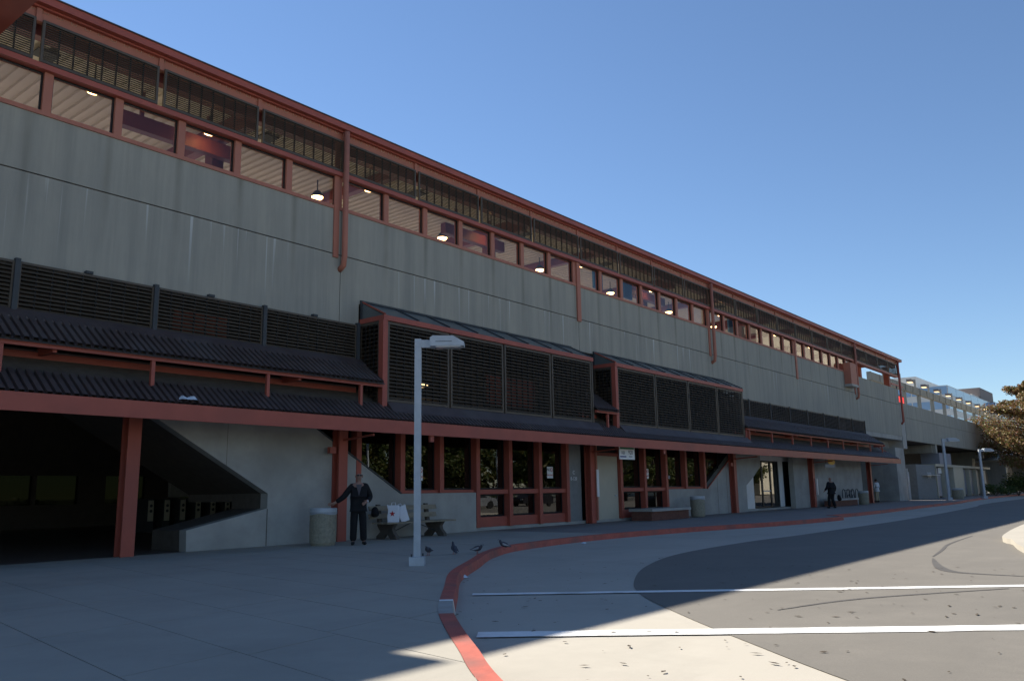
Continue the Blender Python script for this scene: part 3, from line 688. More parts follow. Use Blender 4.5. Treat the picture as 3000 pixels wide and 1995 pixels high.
# platform edge structure behind the parapet: long concrete beam on posts with lamps
PB = thing('platform_screen_beam', 'long concrete channel beam on posts rising above the viaduct parapet', 'beam')
for k in range(13):
    a = 96+k*7.5; box('beam_unit', CONC, PB, a+.03, a+7.47, 7.6, 8.0, 12.95, 13.85)
    MB().box(a+.03, a+.25, 7.52, 7.599, 12.95, 13.85).box(a+3.7, a+3.9, 7.52, 7.599, 12.95, 13.85).build('beam_rib', CONC, PB)
    box('beam_post', CONC, PB, a+.2, a+.65, 7.7, 8.1, 8, 12.94)
box('platform_floor_edge', CONCD, PB, 95, 195, 7.6, 8.2, 7.9, 8.6)
for k in range(13):
    a = 98+k*7.5
    L = thing('platform_lamp_box', 'small brown box light on the beam above the viaduct parapet', 'lamp', (a+1.5, 7.8, 13.86), 0, 'box lights along the viaduct beam')
    MB().bar((2.6, 0, 0), (2.6, 0, 1.1), .3, .2).build('lamp_post', CONCD, L); MB().box(-.5, .7, -.3, .3, .5, .85).build('lamp_box', GREYB, L); MB().box(.7, 2.6, -.06, .06, .65, .75).build('lamp_arm', GREYB, L)
    MB().box(-.45, .65, -.25, .25, .46, .499).build('lamp_lens', TVON, L)
ds = thing('destination_sign', 'dark red lit train sign hanging behind the parapet at the platform end', 'sign', (92.6, 4.4, 9.75))
MB().box(0, 3.6, 0, .4, 0, 1.0).build('sign_body', DKGREY, ds); MB().box(.15, 3.45, -.01, 0-.001, .12, .88).build('sign_face', SIGNON, ds); MB().bar((1.8, .2, 1.0), (1.8, .2, 2.1), .1).build('hanger', DKGREY, ds)
MB().bar((-.4, .2, 2.1), (4.4, .2, 2.1), .15).build('hanger_beam', RED, ds)
# ------------------------------------------------------------------ small service building under the viaduct
UB = thing('service_building', 'low grey block service building with pale door frames under the viaduct', 'building')
MB().box(80, 87.2, .2, 4, 0, 3.08).build('block_wall', BLOCK, UB)
box('roof_slab', CREAM, UB, 87.21, 116, .1, 4, 2.98, 3.22); box('block_wall', CREAM, UB, 95.2, 99.9, .15, 4, 0, 2.979); box('rear_block', DKGREY, UB, 87.21, 115.9, 1.2, 4, 0, 2.979)
for x0, x1 in ((87.9, 91.0), (91.5, 94.9), (100.3, 103.2), (103.7, 107.0), (107.5, 110.8), (111.3, 115.2)):
    d = MB().box(x0, x1, .55, .62, .15, 2.85).build('door', BLUEDOOR, UB)
    MB().box(x0-.2, x0-.003, .2, .7, 0, 2.979).build('door_frame', CREAM, UB)
    MB().box(x0+1.3, x0+1.36, .53, .549, .2, 2.8).build('door_seam', DKGREY, d)
box('vent_cabinet', BLUEDOOR, UB, 90.2, 95.4, .3, 2, 3.221, 4.36)
fence = thing('steel_gate_post', 'thin grey steel gate post pair beside the concrete end pier', 'post', (78.2, .5, 0))
MB().box(0, .12, 0, .12, 0, 2.7).build('post', GREYSTEEL, fence); MB().box(.35, .47, 0, .12, 0, 2.4).build('post', GREYSTEEL, fence); MB().box(.12, .35, .03, .09, 1.6, 2.3).build('latch_plate', GREYSTEEL, fence)
# signs
dn = thing('do_not_enter_sign', 'red and white do not enter sign on grey block wall', 'sign', (84.6, .17, 2.12))
MB().box(-1.1, 1.1, 0, .025, -.42, .42).build('sign_plate', SIGNW, dn); MB().lathe([(.40, 0), (.40, .01)], 28).build('red_disc', SIGNR, dn)
dd = dn.children[-1]; dd.rotation_euler = (R(90), 0, 0); dd.scale = (2.4, 1, 1); dd.location = (0, -.001, 0)
MB().box(-.75, .75, -.02, -.012, -.075, .075).build('white_bar', SIGNW, dn)
for s, z in (('DO NOT', .2), ('ENTER', -.2)):
    t = text('sign_lettering', s, .17, SIGNW, dn, (0, -.016, z)); t.scale = (2.2, 1, 1)
for k, (x, z) in enumerate(((89.9, 2.35), (92.3, 2.35))): tag(MB().box(x, x+1.4, .48, .5, z, z+.55).build('door_notice', SIGNW), ('white notice board on left grey door of the service building' if k == 0 else 'white notice board on second grey door of the service building'), 'notice')
def nosmoke(x, z, lab, y=.235, ww=.36, hh=.42):
    o = thing('no_smoking_sign', lab, 'sign', (x, y, z)); MB().box(-ww/2, ww/2, 0, .008, -hh/2, hh/2).build('sign_plate', SIGNW, o)
    text('sign_lettering', 'NO', .15, INK, o, (-.08, -.003, .1)); text('sign_lettering', 'SMOKING', .085, SIGNR, o, (0, -.003, -.1))
    b = MB(); n = 16
    for a in range(n):
        t0, t1 = 2*math.pi*a/n, 2*math.pi*(a+1)/n; b.quad(*[(.09+r*math.cos(t), -.003, .1+r*math.sin(t)) for r, t in ((.055, t0), (.075, t0), (.075, t1), (.055, t1))])
    b.quad((.05, -.003, .15), (.06, -.003, .16), (.13, -.003, .05), (.12, -.003, .04)); b.build('ring_symbol', SIGNR, o)
nosmoke(18.22, 1.84, 'white no smoking sign on window above the wooden bench'); nosmoke(25.1, 1.93, 'white no smoking sign on tall window beside grey lettered wall'); nosmoke(32.3, 1.93, 'white no smoking sign on window right of cream door')
nt_ = tag(MB().box(34.0, 34.45, .236, .24, 1.72, 1.86).build('window_sticker', PIGW), 'small pale sticker on window above the brick bench end', 'sticker')
bs = thing('bus_stop_sign', 'white bus route sign hanging under canopy above the cream door', 'sign', (27.65, -1.25, 2.42))
MB().box(0, 1.15, -.012, .012, 0, .52).build('sign_plate', SIGNW, bs); MB().box(.05, .5, -.016, -.0125, .08, .13).build('blue_band', BLUEINK, bs); MB().box(.05, 1.1, -.016, -.0125, .40, .47).build('green_band', SIGNG, bs)
text('route_number', '101', .2, INK, bs, (.28, -.014, .25)); text('route_number', '920', .23, INK, bs, (.83, -.014, .27)); MB().box(.7, .95, -.016, -.0125, .1, .13).build('sign_print', INK, bs)
MB().bar((.2, 0, .52), (.2, 0, .72), .02).bar((.95, 0, .52), (.95, 0, .72), .02).build('sign_hanger', DKGREY, bs)
ys = thing('yellow_hanging_sign', 'yellow and orange oval sign hanging under the canopy by a column', 'sign', (52.2, -1.0, 2.42))
MB().box(.0, 1.9, -.02, .02, 0, .22).build('sign_plate', PIGW, ys)
b = MB().lathe([(.5, 0), (.5, .03)], 24); o = b.build('yellow_oval', SIGNY, ys); o.rotation_euler = (R(90), 0, 0); o.scale = (1.35, .42, 1); o.location = (1.25, .0, .38)
MB().box(.85, 1.65, -.05, -.034, .5, .56).build('green_band', SIGNG, ys)
MB().bar((.2, 0, .22), (.2, 0, .6), .02).bar((1.7, 0, .22), (1.7, 0, .6), .02).build('sign_hanger', DKGREY, ys)
tp = tag(MB().box(27.33, 27.47, -.40, -.361, 1.0, 2.05).build('timetable_panel', SIGNW), 'narrow white timetable strip on red column beside the cream door', 'sign')
tp2 = tag(MB().box(52.32, 52.44, -.40, -.301, .75, 1.75).build('timetable_panel', SIGNW), 'narrow pale timetable strip on red column beside the walking man', 'sign')
# ------------------------------------------------------------------ street lamps
def lamp(loc, H, rz, label, s=1.0):
    L = thing('street_lamp', label, 'street lamp', loc, rz, 'square grey street lamps')
    MB().box(-.13*s, .13*s, -.13*s, .13*s, 0, .15*s).build('base_cover', GREYSTEEL, L)
    h = .058*s; b = MB().box(-h, h, -h, h, .151*s, H).build('pole', GREYSTEEL, L)
    for a in (-1, 1): MB().lathe([(.014, .151), (.014, .2)], 6, (a*.09, a*.09)).build('anchor_bolt', DKGREY, L)
    MB().box(h+.001, h+.17*s, -.045*s, .045*s, H-.16*s, H-.02*s).build('arm', GREYSTEEL, L)
    x0 = h+.171*s; A = [(x0, H-.15*s), (x0, H+.01*s), (x0+.05*s, H+.04*s), (x0+.42*s, H+.035*s), (x0+.62*s, H-.08*s), (x0+.62*s, H-.15*s)]
    hd = MB().prism(A, -.15*s, .15*s, 'y').build('lamp_head', GREYSTEEL, L); MB().box(x0+.1*s, x0+.56*s, -.12*s, .12*s, H-.17*s, H-.151*s).build('lens', HEADL, hd)
    MB().box(x0+.1*s, x0+.4*s, -.152*s, .152*s, H-.075*s, H-.065*s).build('head_seam', DKGREY, hd)
    return L
LRZ = math.atan2(-.779, .627)
lamp((10.5, -7.55, 0), 4.03, LRZ, 'square grey street lamp on the plaza beside the red kerb'); lamp((75.0, -3.2, 0), 4.95, LRZ, 'square grey street lamp standing before the service building doors', 1.5); lamp((82.0, -4.6, 0), 4.25, LRZ, 'square grey street lamp with its sunlit head, beyond the pale concrete drum bin', 1.4)
# ------------------------------------------------------------------ litter bins
def bin_(loc, label, s=1.0):
    o = thing('litter_bin', label, 'litter bin', loc, 0, 'round aggregate litter bins')
    MB().lathe([(.29*s, 0), (.30*s, .03), (.30*s, .05), (.325*s, .06), (.335*s, .45), (.33*s, .80)], 30).build('drum', DRUM, o, False)
    MB().lathe([(.335*s, .801), (.34*s, .82), (.34*s, .90), (.325*s, .915), (.27*s, .915), (.26*s, .83)], 30).build('rim', GREYSTEEL, o)
    b = MB(); n = 30
    for a in range(n):
        t0, t1 = 2*math.pi*a/n, 2*math.pi*(a+1)/n; zb = lambda t: .765+.02*math.sin(3*t+s*9)
        b.quad(*[(.343*s*math.cos(t), .343*s*math.sin(t), z) for t, z in ((t0, zb(t0)), (t1, zb(t1)), (t1, .82), (t0, .82))])
    b.build('bag_liner', LINER, o); return o
bin_((13.45, -1.2, 0), 'tan aggregate litter bin the suited man reaches over'); bin_((34.6, -1.0, 0), 'tan aggregate litter bin against wall past the brick bench', .98); bin_((59.6, -1.0, 0), 'tan aggregate litter bin beside the bicycle rack', .98); bin_((81.2, -2.7, 0), 'tan aggregate litter bin in front of the service building doors', 1.0).scale = (1.4, 1.4, 1)
# ------------------------------------------------------------------ wooden bench with cast legs
BN = thing('wooden_bench', 'weathered wooden slat bench with cast concrete legs against the wall', 'bench', (17.0, -.75, 0))
for y in (-.33, -.11, .11): MB().box(-1.35, 1.4, y-.09, y+.09, .425, .465).build('seat_plank', WOOD, BN)
for z in (.56, .78): MB().prism([(.24, z), (.28, z), (.32, z+.13), (.28, z+.13)], -1.4, 1.25, 'x').build('back_plank', WOOD, BN)
for x in (-.95, .95):
    prof = [(-.40, 0), (-.40, .08), (-.27, .20), (-.24, .30), (-.34, .424), (.28, .424), (.38, .95), (.46, .95), (.36, .35), (.24, .2), (.40, .08), (.40, 0), (.18, 0), (.06, .12), (-.06, .12), (-.18, 0)]
    MB().prism(prof, x-.06, x+.06, 'x').build('leg', DCONC, BN)
MB().tube([(-.9, -.05, .16), (-.1, -.05, .42)], .012, 6).tube([(.9, -.05, .16), (.1, -.05, .42)], .012, 6).build('tie_rod', DKGREY, BN)
def bag(loc, rz, lean, ww, hh, dd, label, star=False):
    o = thing('shopping_bag', label, 'shopping bag', loc, rz); o.rotation_euler = (0, R(lean), rz)
    rn = random.Random(int(ww*100)); b = MB(); lev = [0, hh*.35, hh*.7, hh]; ring = []
    for k, z in enumerate(lev):
        j = .012*k; a, c = ww/2*(1+.02*k), dd/2*(1-.13*k)
        ring.append([(-a+rn.uniform(-j, j), -c, z), (a+rn.uniform(-j, j), -c, z), (a, 0-.1*dd*k/3, z+rn.uniform(-j, j)), (a, c, z), (-a, c, z), (-a, -.1*dd*k/3, z+rn.uniform(-j, j))])
    for p, q in zip(ring[:-1], ring[1:]):
        for i in range(6): b.quad(p[i], p[(i+1) % 6], q[(i+1) % 6], q[i])
    b.quad(*ring[0][::-1]); b.build('bag_body', PAPER, o)
    for y in (-dd*.25, dd*.25): MB().tube([(-ww*.2, y, hh-.02), (-ww*.17, y*.8, hh+.07), (ww*.17, y*.8, hh+.07), (ww*.2, y, hh-.02)], .006, 5).build('handle', PAPER, o)
    if star:
        pts = []
        for i in range(10): r = (.085 if i % 2 == 0 else .036); t = math.pi/2+i*math.pi/5; pts.append((r*math.cos(t)-.02, r*math.sin(t)+hh*.5))
        MB().prism(pts, -dd/2-.008, -dd/2-.004, 'y').build('star_print', STAR, o); o.children[-1].location = (0, .012, 0)
    return o
bag((16.05, -.98, .467), R(-52), 0, .30, .46, .17, 'white paper shopping bag printed with a red star on bench', True); bag((16.62, -.85, .47), R(-30), -20, .24, .44, .15, 'plain white shopping bag leaning beside the star bag on bench')
bk = skin('dark_bag', [(15.72, -.62, .60), (15.70, -.60, .75), (15.75, -.56, .90)], [(0, 1), (1, 2)], [(.14, .12), (.17, .13), (.09, .07)], SUIT, None, 2); tag(bk, 'slumped dark bag on bench behind the white shopping bags', 'bag')
# ------------------------------------------------------------------ brick benches
def brick_bench(x0, x1, y0, y1, label, nb):
    o = thing('brick_bench', label, 'bench', ((x0+x1)/2, (y0+y1)/2, 0), 0); L = (x1-x0); Dp = y1-y0
    MB().box(-L/2, L/2, -Dp/2, Dp/2, .36, .47).build('seat_slab', CONCD, o)
    bl = L-.16; bd = Dp-.16; MB().box(-bl/2+.02, bl/2-.02, -bd/2+.02, bd/2-.02, 0, .359).build('mortar_core', DCONC, o)
    rows = 5; rh = .36/rows; lw = bl/nb; bme = MB().box(-lw/2+.006, lw/2-.006, 0, .05, 0, rh-.012).mesh('brick', BRICK); dw = bd/max(2, int(bd/lw)); sme = MB().box(0, .05, -dw/2+.006, dw/2-.006, 0, rh-.012).mesh('brick', BRICK)
    hme = MB().box(-lw/4+.006, lw/4-.006, 0, .05, 0, rh-.012).mesh('brick', BRICK)
    for r_ in range(rows):
        n = nb if r_ % 2 == 0 else nb-1
        for k in range(n):
            q = obj('brick', bme, o); q.location = (-bl/2+lw*(k+.5+(.5 if r_ % 2 else 0)), -bd/2-.004+random.uniform(-.003, .003), r_*rh+.004)
        if r_ % 2:
            for sx in (-bl/2+lw/4, bl/2-lw/4): q = obj('brick', hme, o); q.location = (sx, -bd/2-.004, r_*rh+.004)
        for k in range(int(round(bd/dw))): q = obj('brick', sme, o); q.location = (-bl/2-.004, -bd/2+.05+dw*(k+.5)*(bd-.05)/bd, r_*rh+.004)
    return o
brick_bench(29.85, 33.25, -1.35, -.25, 'brick bench with pale concrete seat below the window right of cream door', 14)
brick_bench(53.3, 58.2, -1.1, -.3, 'low brick bench with concrete seat behind the walking man', 16)
# ------------------------------------------------------------------ people
def person(loc, rz, label, H, J, top, legm, extra=None, shoe=RUBBER):
    """J: joints in metres for a 1.80 m figure (x right of figure, y forward = -y, z up)"""
    s = H/1.8
    V = [(0, 0, .98), (0, 0, 1.15), (0, -.01, 1.33), (0, -.01, 1.46), (0, -.02, 1.54), J['neck'], J['head'], J['crown']]
    E = [(0, 1), (1, 2), (2, 3), (3, 4), (4, 5), (5, 6), (6, 7)]
    Rr = [(.15, .11), (.145, .105), (.165, .115), (.13, .09), (.062, .06), (.058, .06), (.078, .095), (.066, .08)]
    def add(p, r, par):
        V.append(p); Rr.append(r); E.append((par, len(V)-1)); return len(V)-1
    for sd in ('l', 'r'):
        sg = -1 if sd == 'r' else 1
        a = add((sg*.185, 0, 1.44), (.07, .065), 3); a = add(J[sd+'elbow'], .05, a); wr = add(J[sd+'wrist'], .034, a)
        pm = add(J[sd+'palm'], (.038, .022), wr)
        d = (Vector(J[sd+'palm'])-Vector(J[sd+'wrist'])).normalized(); side = d.cross(Vector((0, 1, 0)));  side = side.normalized() if side.length > .2 else Vector((1, 0, 0))
        for k, (o_, ln) in enumerate(((-.03, .062), (-.010, .075), (.010, .07), (.03, .055))):
            b0 = Vector(J[sd+'palm'])+side*o_+d*.03; f1 = add(tuple(b0), .0095, pm); f2 = add(tuple(b0+d*ln*.55+Vector((0, -.008, 0))), .0085, f1); add(tuple(b0+d*ln*.9+Vector((0, -.03, -.006))), .0075, f2)
        t0 = Vector(J[sd+'wrist'])*.45+Vector(J[sd+'palm'])*.55+side*(-.045 if sd == 'l' else .045); t1 = add(tuple(t0+Vector((0, -.012, 0))), .0105, wr); add(tuple(t0+d*.05+side*(-.012 if sd == 'l' else .012)+Vector((0, -.02, 0))), .009, t1)
        h = add((sg*.095, 0, .90), (.085, .09), 0); k_ = add(J[sd+'knee'], .058, h); an = add(J[sd+'ankle'], .04, k_); ft = J[sd+'toe']; add(ft, (.042, .03), an)
    body = skin('person', [tuple(Vector(v)*s) for v in V], E, [tuple(q*s for q in r) if isinstance(r, tuple) else r*s for r in Rr], SKIN, None, 2)
    body.location = loc; body.rotation_euler = (0, 0, rz); tag(body, label, 'person')
    P = lambda p: tuple(Vector(p)*s)
    # jacket / shirt: torso and sleeves
    Vj = [(0, 0, 1.0), (0, .0, .84), (0, 0, 1.18), (0, -.01, 1.36), (0, .005, 1.495)]; Ej = [(0, 1), (0, 2), (2, 3), (3, 4)]; Rj = [(.215, .15), (.225, .155), (.205, .145), (.23, .155), (.135, .10)]
    if extra and extra.get('short'): Vj[1] = (0, 0, .92)
    for sd in ('l', 'r'):
        sg = -1 if sd == 'r' else 1
        Vj.append((sg*.195, 0, 1.435)); Rj.append((.098, .10)); Ej.append((3, len(Vj)-1)); Vj.append(J[sd+'elbow']); Rj.append(.076); Ej.append((len(Vj)-2, len(Vj)-1))
        wv = Vector(J[sd+'wrist'])*.93+Vector(J[sd+'elbow'])*.07
        Vj.append(tuple(wv)); Rj.append(.062); Ej.append((len(Vj)-2, len(Vj)-1))
    jk = skin('jacket', [P(v) for v in Vj], Ej, [tuple(q*s for q in r) if isinstance(r, tuple) else r*s for r in Rj], top, body, 2)
    Vt = [(0, 0, 1.0), (0, 0, .93)]; Et = [(0, 1)]; Rt = [(.165, .125), (.17, .13)]
    for sd in ('l', 'r'):
        sg = -1 if sd == 'r' else 1
        Vt.append((sg*.10, 0, .85)); Rt.append((.105, .115)); Et.append((1, len(Vt)-1)); Vt.append(J[sd+'knee']); Rt.append(.096); Et.append((len(Vt)-2, len(Vt)-1))
        a = Vector(J[sd+'ankle']); Vt.append((a.x, a.y, a.z-.01)); Rt.append((.088, .09)); Et.append((len(Vt)-2, len(Vt)-1))
    skin('trousers', [P(v) for v in Vt], Et, [tuple(q*s for q in r) if isinstance(r, tuple) else r*s for r in Rt], legm, body, 2)
    for sd in ('l', 'r'):
        a = Vector(J[sd+'ankle']); t = Vector(J[sd+'toe']); hl = a-(t-a)*.35; zz = .045+max(0, min(a.z, t.z)-.08)*0
        skin('shoe', [P((hl.x, hl.y, t.z+.008)), P((a.x*.6+t.x*.4, a.y*.6+t.y*.4, t.z+.012)), P((t.x, t.y, t.z)), P((t.x+(t.x-a.x)*.35, t.y+(t.y-a.y)*.35, t.z-.006))], [(0, 1), (1, 2), (2, 3)], [(.042*s, .05*s), (.045*s, .055*s), (.046*s, .042*s), (.032*s, .026*s)], shoe, body, 2)
    hd = Vector(J['head']); 
    def part(name, b, m, sm=True): return b.build(name, m, body, sm)
    # face: nose, ears
    fx = J.get('face', (0, -1, 0)); f = Vector(fx).normalized(); sd_ = Vector((-f.y, f.x, 0))
    c = hd+f*.088+Vector((0, 0, -.005)); part('nose', ellipsoid(P(c), (.014*s, .016*s, .024*s), 8, 6), SKIN)
    for g_ in (-1, 1): part('ear', ellipsoid(P(hd+sd_*g_*.088+Vector((0, 0, .005))), (.015*s, .022*s, .034*s), 8, 6), SKIN)
    c = hd+f*.083+Vector((0, 0, -.052)); part('mouth', ellipsoid(P(c), (.026*s, .012*s, .006*s), 8, 6), SIGNR if False else TRUNK)
    return body, s, P, part, hd, f, sd_
# man with sunglasses reaching over the bin
J1 = dict(neck=(0, -.02, 1.585), head=(0, -.03, 1.685), crown=(0, -.02, 1.765), face=(.12, -1, 0),
          relbow=(-.36, -.02, 1.19), rwrist=(-.58, .0, 1.04), rpalm=(-.66, .0, 1.02), lelbow=(.30, .03, 1.16), lwrist=(.21, -.17, 1.06), lpalm=(.15, -.215, 1.03),
          rknee=(-.11, -.02, .50), rankle=(-.12, .0, .09), rtoe=(-.14, -.15, .045), lknee=(.12, -.02, .50), lankle=(.14, .0, .09), ltoe=(.17, -.15, .045))
body, s, P, part, hd, f, sd_ = person((13.95, -1.95, 0), R(-38), 'man in black suit and sunglasses reaching over a litter bin', 1.80, J1, SUIT, SUIT)
g = MB()
for k in (-1, 1): c = P(hd+f*.088+sd_*k*.036+Vector((0, 0, .028))); g2_ = ellipsoid(c, (.033*s, .014*s, .02*s), 10, 7); i0 = len(g.v); g.v += g2_.v; g.f += [tuple(i0+q for q in ff) for ff in g2_.f]
g.bar(P(hd+f*.06+sd_*.085+Vector((0, 0, .034))), P(hd+f*.06-sd_*.085+Vector((0, 0, .034))), .01*s).build('sunglasses', BLACK, body)
part('shirt_front', MB().prism([(-.075, 1.49), (.075, 1.49), (.0, 1.20)], -.155, -.150, 'y'), SHIRT, False)
part('watch', MB().tube([P((.215, -.16, 1.065)), P((.195, -.185, 1.055))], .036*s, 10), GREYSTEEL)
# man walking away with bags
J2 = dict(neck=(0, -.03, 1.585), head=(-.01, -.045, 1.685), crown=(-.01, -.035, 1.765), face=(0, -1, 0),
          relbow=(-.27, .05, 1.17), rwrist=(-.27, -.04, .92), rpalm=(-.27, -.05, .85), lelbow=(.34, .06, 1.18), lwrist=(.32, -.16, 1.02), lpalm=(.30, -.22, .98),
          rknee=(-.09, -.06, .50), rankle=(-.10, .14, .10), rtoe=(-.10, .0, .05), lknee=(.11, -.12, .51), lankle=(.13, -.10, .09), ltoe=(.13, -.25, .045))
b2 = person((49.6, -2.1, 0), R(150), 'bald man in black suit walking away past the low brick bench', 1.80, J2, SUIT, SUIT)[0]
sb_ = skin('carried_bag', [(50.05, -2.35, .78), (50.07, -2.37, .60), (50.1, -2.40, .40)], [(0, 1), (1, 2)], [(.08, .06), (.17, .11), (.19, .13)], SUIT, None, 2); tag(sb_, 'black soft bag hanging from the arm of the walking man', 'bag')
# person in white shirt under the canopy end
J3 = dict(neck=(0, -.03, 1.585), head=(-.02, -.06, 1.67), crown=(-.02, -.05, 1.75), face=(-.3, -1, 0),
          relbow=(-.26, -.05, 1.18), rwrist=(-.16, -.25, 1.12), rpalm=(-.12, -.31, 1.12), lelbow=(.26, -.03, 1.17), lwrist=(.22, -.22, 1.02), lpalm=(.2, -.28, 1.0),
          rknee=(-.10, -.03, .50), rankle=(-.11, .02, .09), rtoe=(-.12, -.13, .045), lknee=(.11, -.03, .50), lankle=(.13, .0, .09), ltoe=(.14, -.15, .045))
b3, s3, P3, part3, hd3, f3, q3 = person((67.8, .35, 0), R(160), 'person in white shirt and khaki trousers standing under canopy end', 1.78, J3, WSHIRT, KHAKI, {'short': 1})
part3('hair', ellipsoid(P3(hd3+Vector((0, .03, .035))), (.10*s3, .10*s3, .085*s3), 14, 9), TRUNK)
# ------------------------------------------------------------------ pigeons
def pigeon(loc, rz, label, up_=0., pale=False):
    o = thing('pigeon', label, 'pigeon', loc, rz, 'pigeons on the plaza')
    hz = .17+up_
    sk = skin('body', [(0, 0, .11), (.06, 0, .125+up_*.3), (.095, 0, .15+up_*.7), (.105, 0, hz+.02), (-.07, 0, .10-up_*.5), (-.16, 0, .085-up_*.9)], [(0, 1), (1, 2), (2, 3), (0, 4), (4, 5)], [(.05, .058), (.046, .05), (.028, .03), (.024, .026), (.035, .03), (.028, .008)], PIGEON, o, 2)
    for sg in (-1, 1):
        MB().prism([(.05, .15+up_*.2), (-.10, .10-up_*.4), (-.13, .09-up_*.6), (-.03, .085), (.05, .105)], sg*.05-.006, sg*.05+.006, 'y').build('wing', PIGW if pale else PIGEON, o)
        MB().tube([(.005, sg*.02, .07), (.01, sg*.02, .004)], .005, 5).tube([(.01, sg*.02, .005), (.04, sg*.025, .004)], .004, 5).tube([(.01, sg*.02, .005), (-.015, sg*.02, .004)], .004, 5).build('leg', PIGLEG, o)
    MB().tube([(.125, 0, hz+.02), (.155, 0, hz+.012)], [.008, .002], 6).build('beak', DKGREY, o)
    return o
pigeon((12.25, -6.1, 0), R(200), 'pigeon with only its tail showing beside the street lamp pole'); pigeon((12.75, -6.35, 0), R(60), 'upright dark pigeon seen from behind, near the street lamp', .06); pigeon((13.0, -6.75, 0), R(-70), 'hunched pigeon facing the kerb, between two other pigeons', 0, True); pigeon((14.25, -6.45, 0), R(140), 'pale winged pigeon standing nearest the kerb', .03, True)
# ------------------------------------------------------------------ litter
def scrap(loc, sz, label, seed):
    rn = random.Random(seed); b = MB(); n = 5
    g_ = [[(loc[0]+sz*(i/n-.5)*1.4+rn.uniform(-.01, .01), loc[1]+sz*(j/n-.5)+rn.uniform(-.01, .01), loc[2]+abs(rn.uniform(0, sz*.35))*(1 if 0 < i < n and 0 < j < n else .1)) for j in range(n+1)] for i in range(n+1)]
    for i in range(n):
        for j in range(n): b.quad(g_[i][j], g_[i+1][j], g_[i+1][j+1], g_[i][j+1])
    return tag(b.build('plastic_scrap', PLASTIC, None, True), label, 'litter', 'litter')
scrap((10.35, -8.75, -.134), .16, 'white plastic scrap in the gutter by the curving red kerb', 1); scrap((18.6, -5.6, -.134), .12, 'small white scrap in the gutter opposite the tall windows', 2); scrap((9.45, -1.5, zl(-1.5)+.04), .32, 'crumpled pale plastic bag lying on the brown canopy roof', 3)
# ------------------------------------------------------------------ bicycle and rack
BR = thing('bicycle_rack', 'dark looped bicycle rack behind the litter bin under canopy', 'bicycle rack', (57.2, -.35, 0))
pts = []
for k in range(4):
    x = k*.95
    for a in range(13): t = math.pi*a/12; pts.append((x+.32-.32*math.cos(t), 0, .75+.30*math.sin(t)))
    if k < 3: pts += [(x+.66, 0, .3), (x+.78, 0, .22), (x+.9, 0, .3)]
MB().tube([(0, 0, 0)]+pts+[(pts[-1][0], 0, 0)], .028, 8).build('rack_tube', DKGREY, BR, True)
BI = thing('bicycle', 'dark bicycle leaning in the looped rack under canopy', 'bicycle', (57.6, -.62, 0))
def wheel(x):
    R_ = .33; ring = [(x+R_*math.cos(t), 0, .35+R_*math.sin(t)) for t in [2*math.pi*i/24 for i in range(25)]]
    wv = MB().tube(ring, .02, 8, False).build('wheel', RUBBER, BI, True); sp = MB()
    for i in range(10): t = 2*math.pi*i/10; sp.bar((x, 0, .35), (x+.32*math.cos(t), 0, .35+.32*math.sin(t)), .005)
    sp.build('spokes', GREYSTEEL, wv)
wheel(0); wheel(1.05)
MB().tube([(0, 0, .35), (.12, 0, .85), (.14, 0, .95)], .017, 6).tube([(.12, 0, .82), (.62, 0, .80)], .017, 6).tube([(.12, 0, .74), (.52, 0, .32), (.64, 0, .88)], .017, 6).tube([(.52, 0, .32), (1.05, 0, .35), (.62, 0, .78)], .012, 6).build('frame', BIKEF, BI)
MB().tube([(.14, -.27, .98), (.14, -.08, 1.0), (.14, .08, 1.0), (.14, .27, .98)], .015, 6).build('handlebar', DKGREY, BI); ellipsoid((.64, 0, .9), (.13, .07, .03), 12, 6).build('saddle', RUBBER, BI, True)
MB().tube([(.52, -.06, .32), (.52, -.06, .2), (.52, -.14, .2)], .012, 6).tube([(.52, .06, .32), (.52, .06, .44), (.52, .14, .44)], .012, 6).build('crank', DKGREY, BI)
# ------------------------------------------------------------------ fare gates inside
FG = None
for k in range(7):
    lab = 'beige fronted fare gate cabinet in the dark concourse row'
    x = 15.6+k*.63
    if FG is None:
        FG = thing('fare_gate', lab, 'fare gate', (x, 11.5, 0), 0, 'fare gates across the concourse')
        MB().box(-.13, .13, .03, 1.6, 0, 1.2).build('cabinet', DKGREY, FG); pl = MB().box(-.10, .10, 0, .029, .40, 1.15).build('front_panel', CREAM, FG)
        for z in (.95, .76): MB().lathe([(.055, 0), (.055, .008)], 12).build('round_port', DKGREY, pl); q = pl.children[-1]; q.rotation_euler = (R(90), 0, 0); q.location = (0, -.001, z)
    else: dup(FG, (x, 11.5, 0))
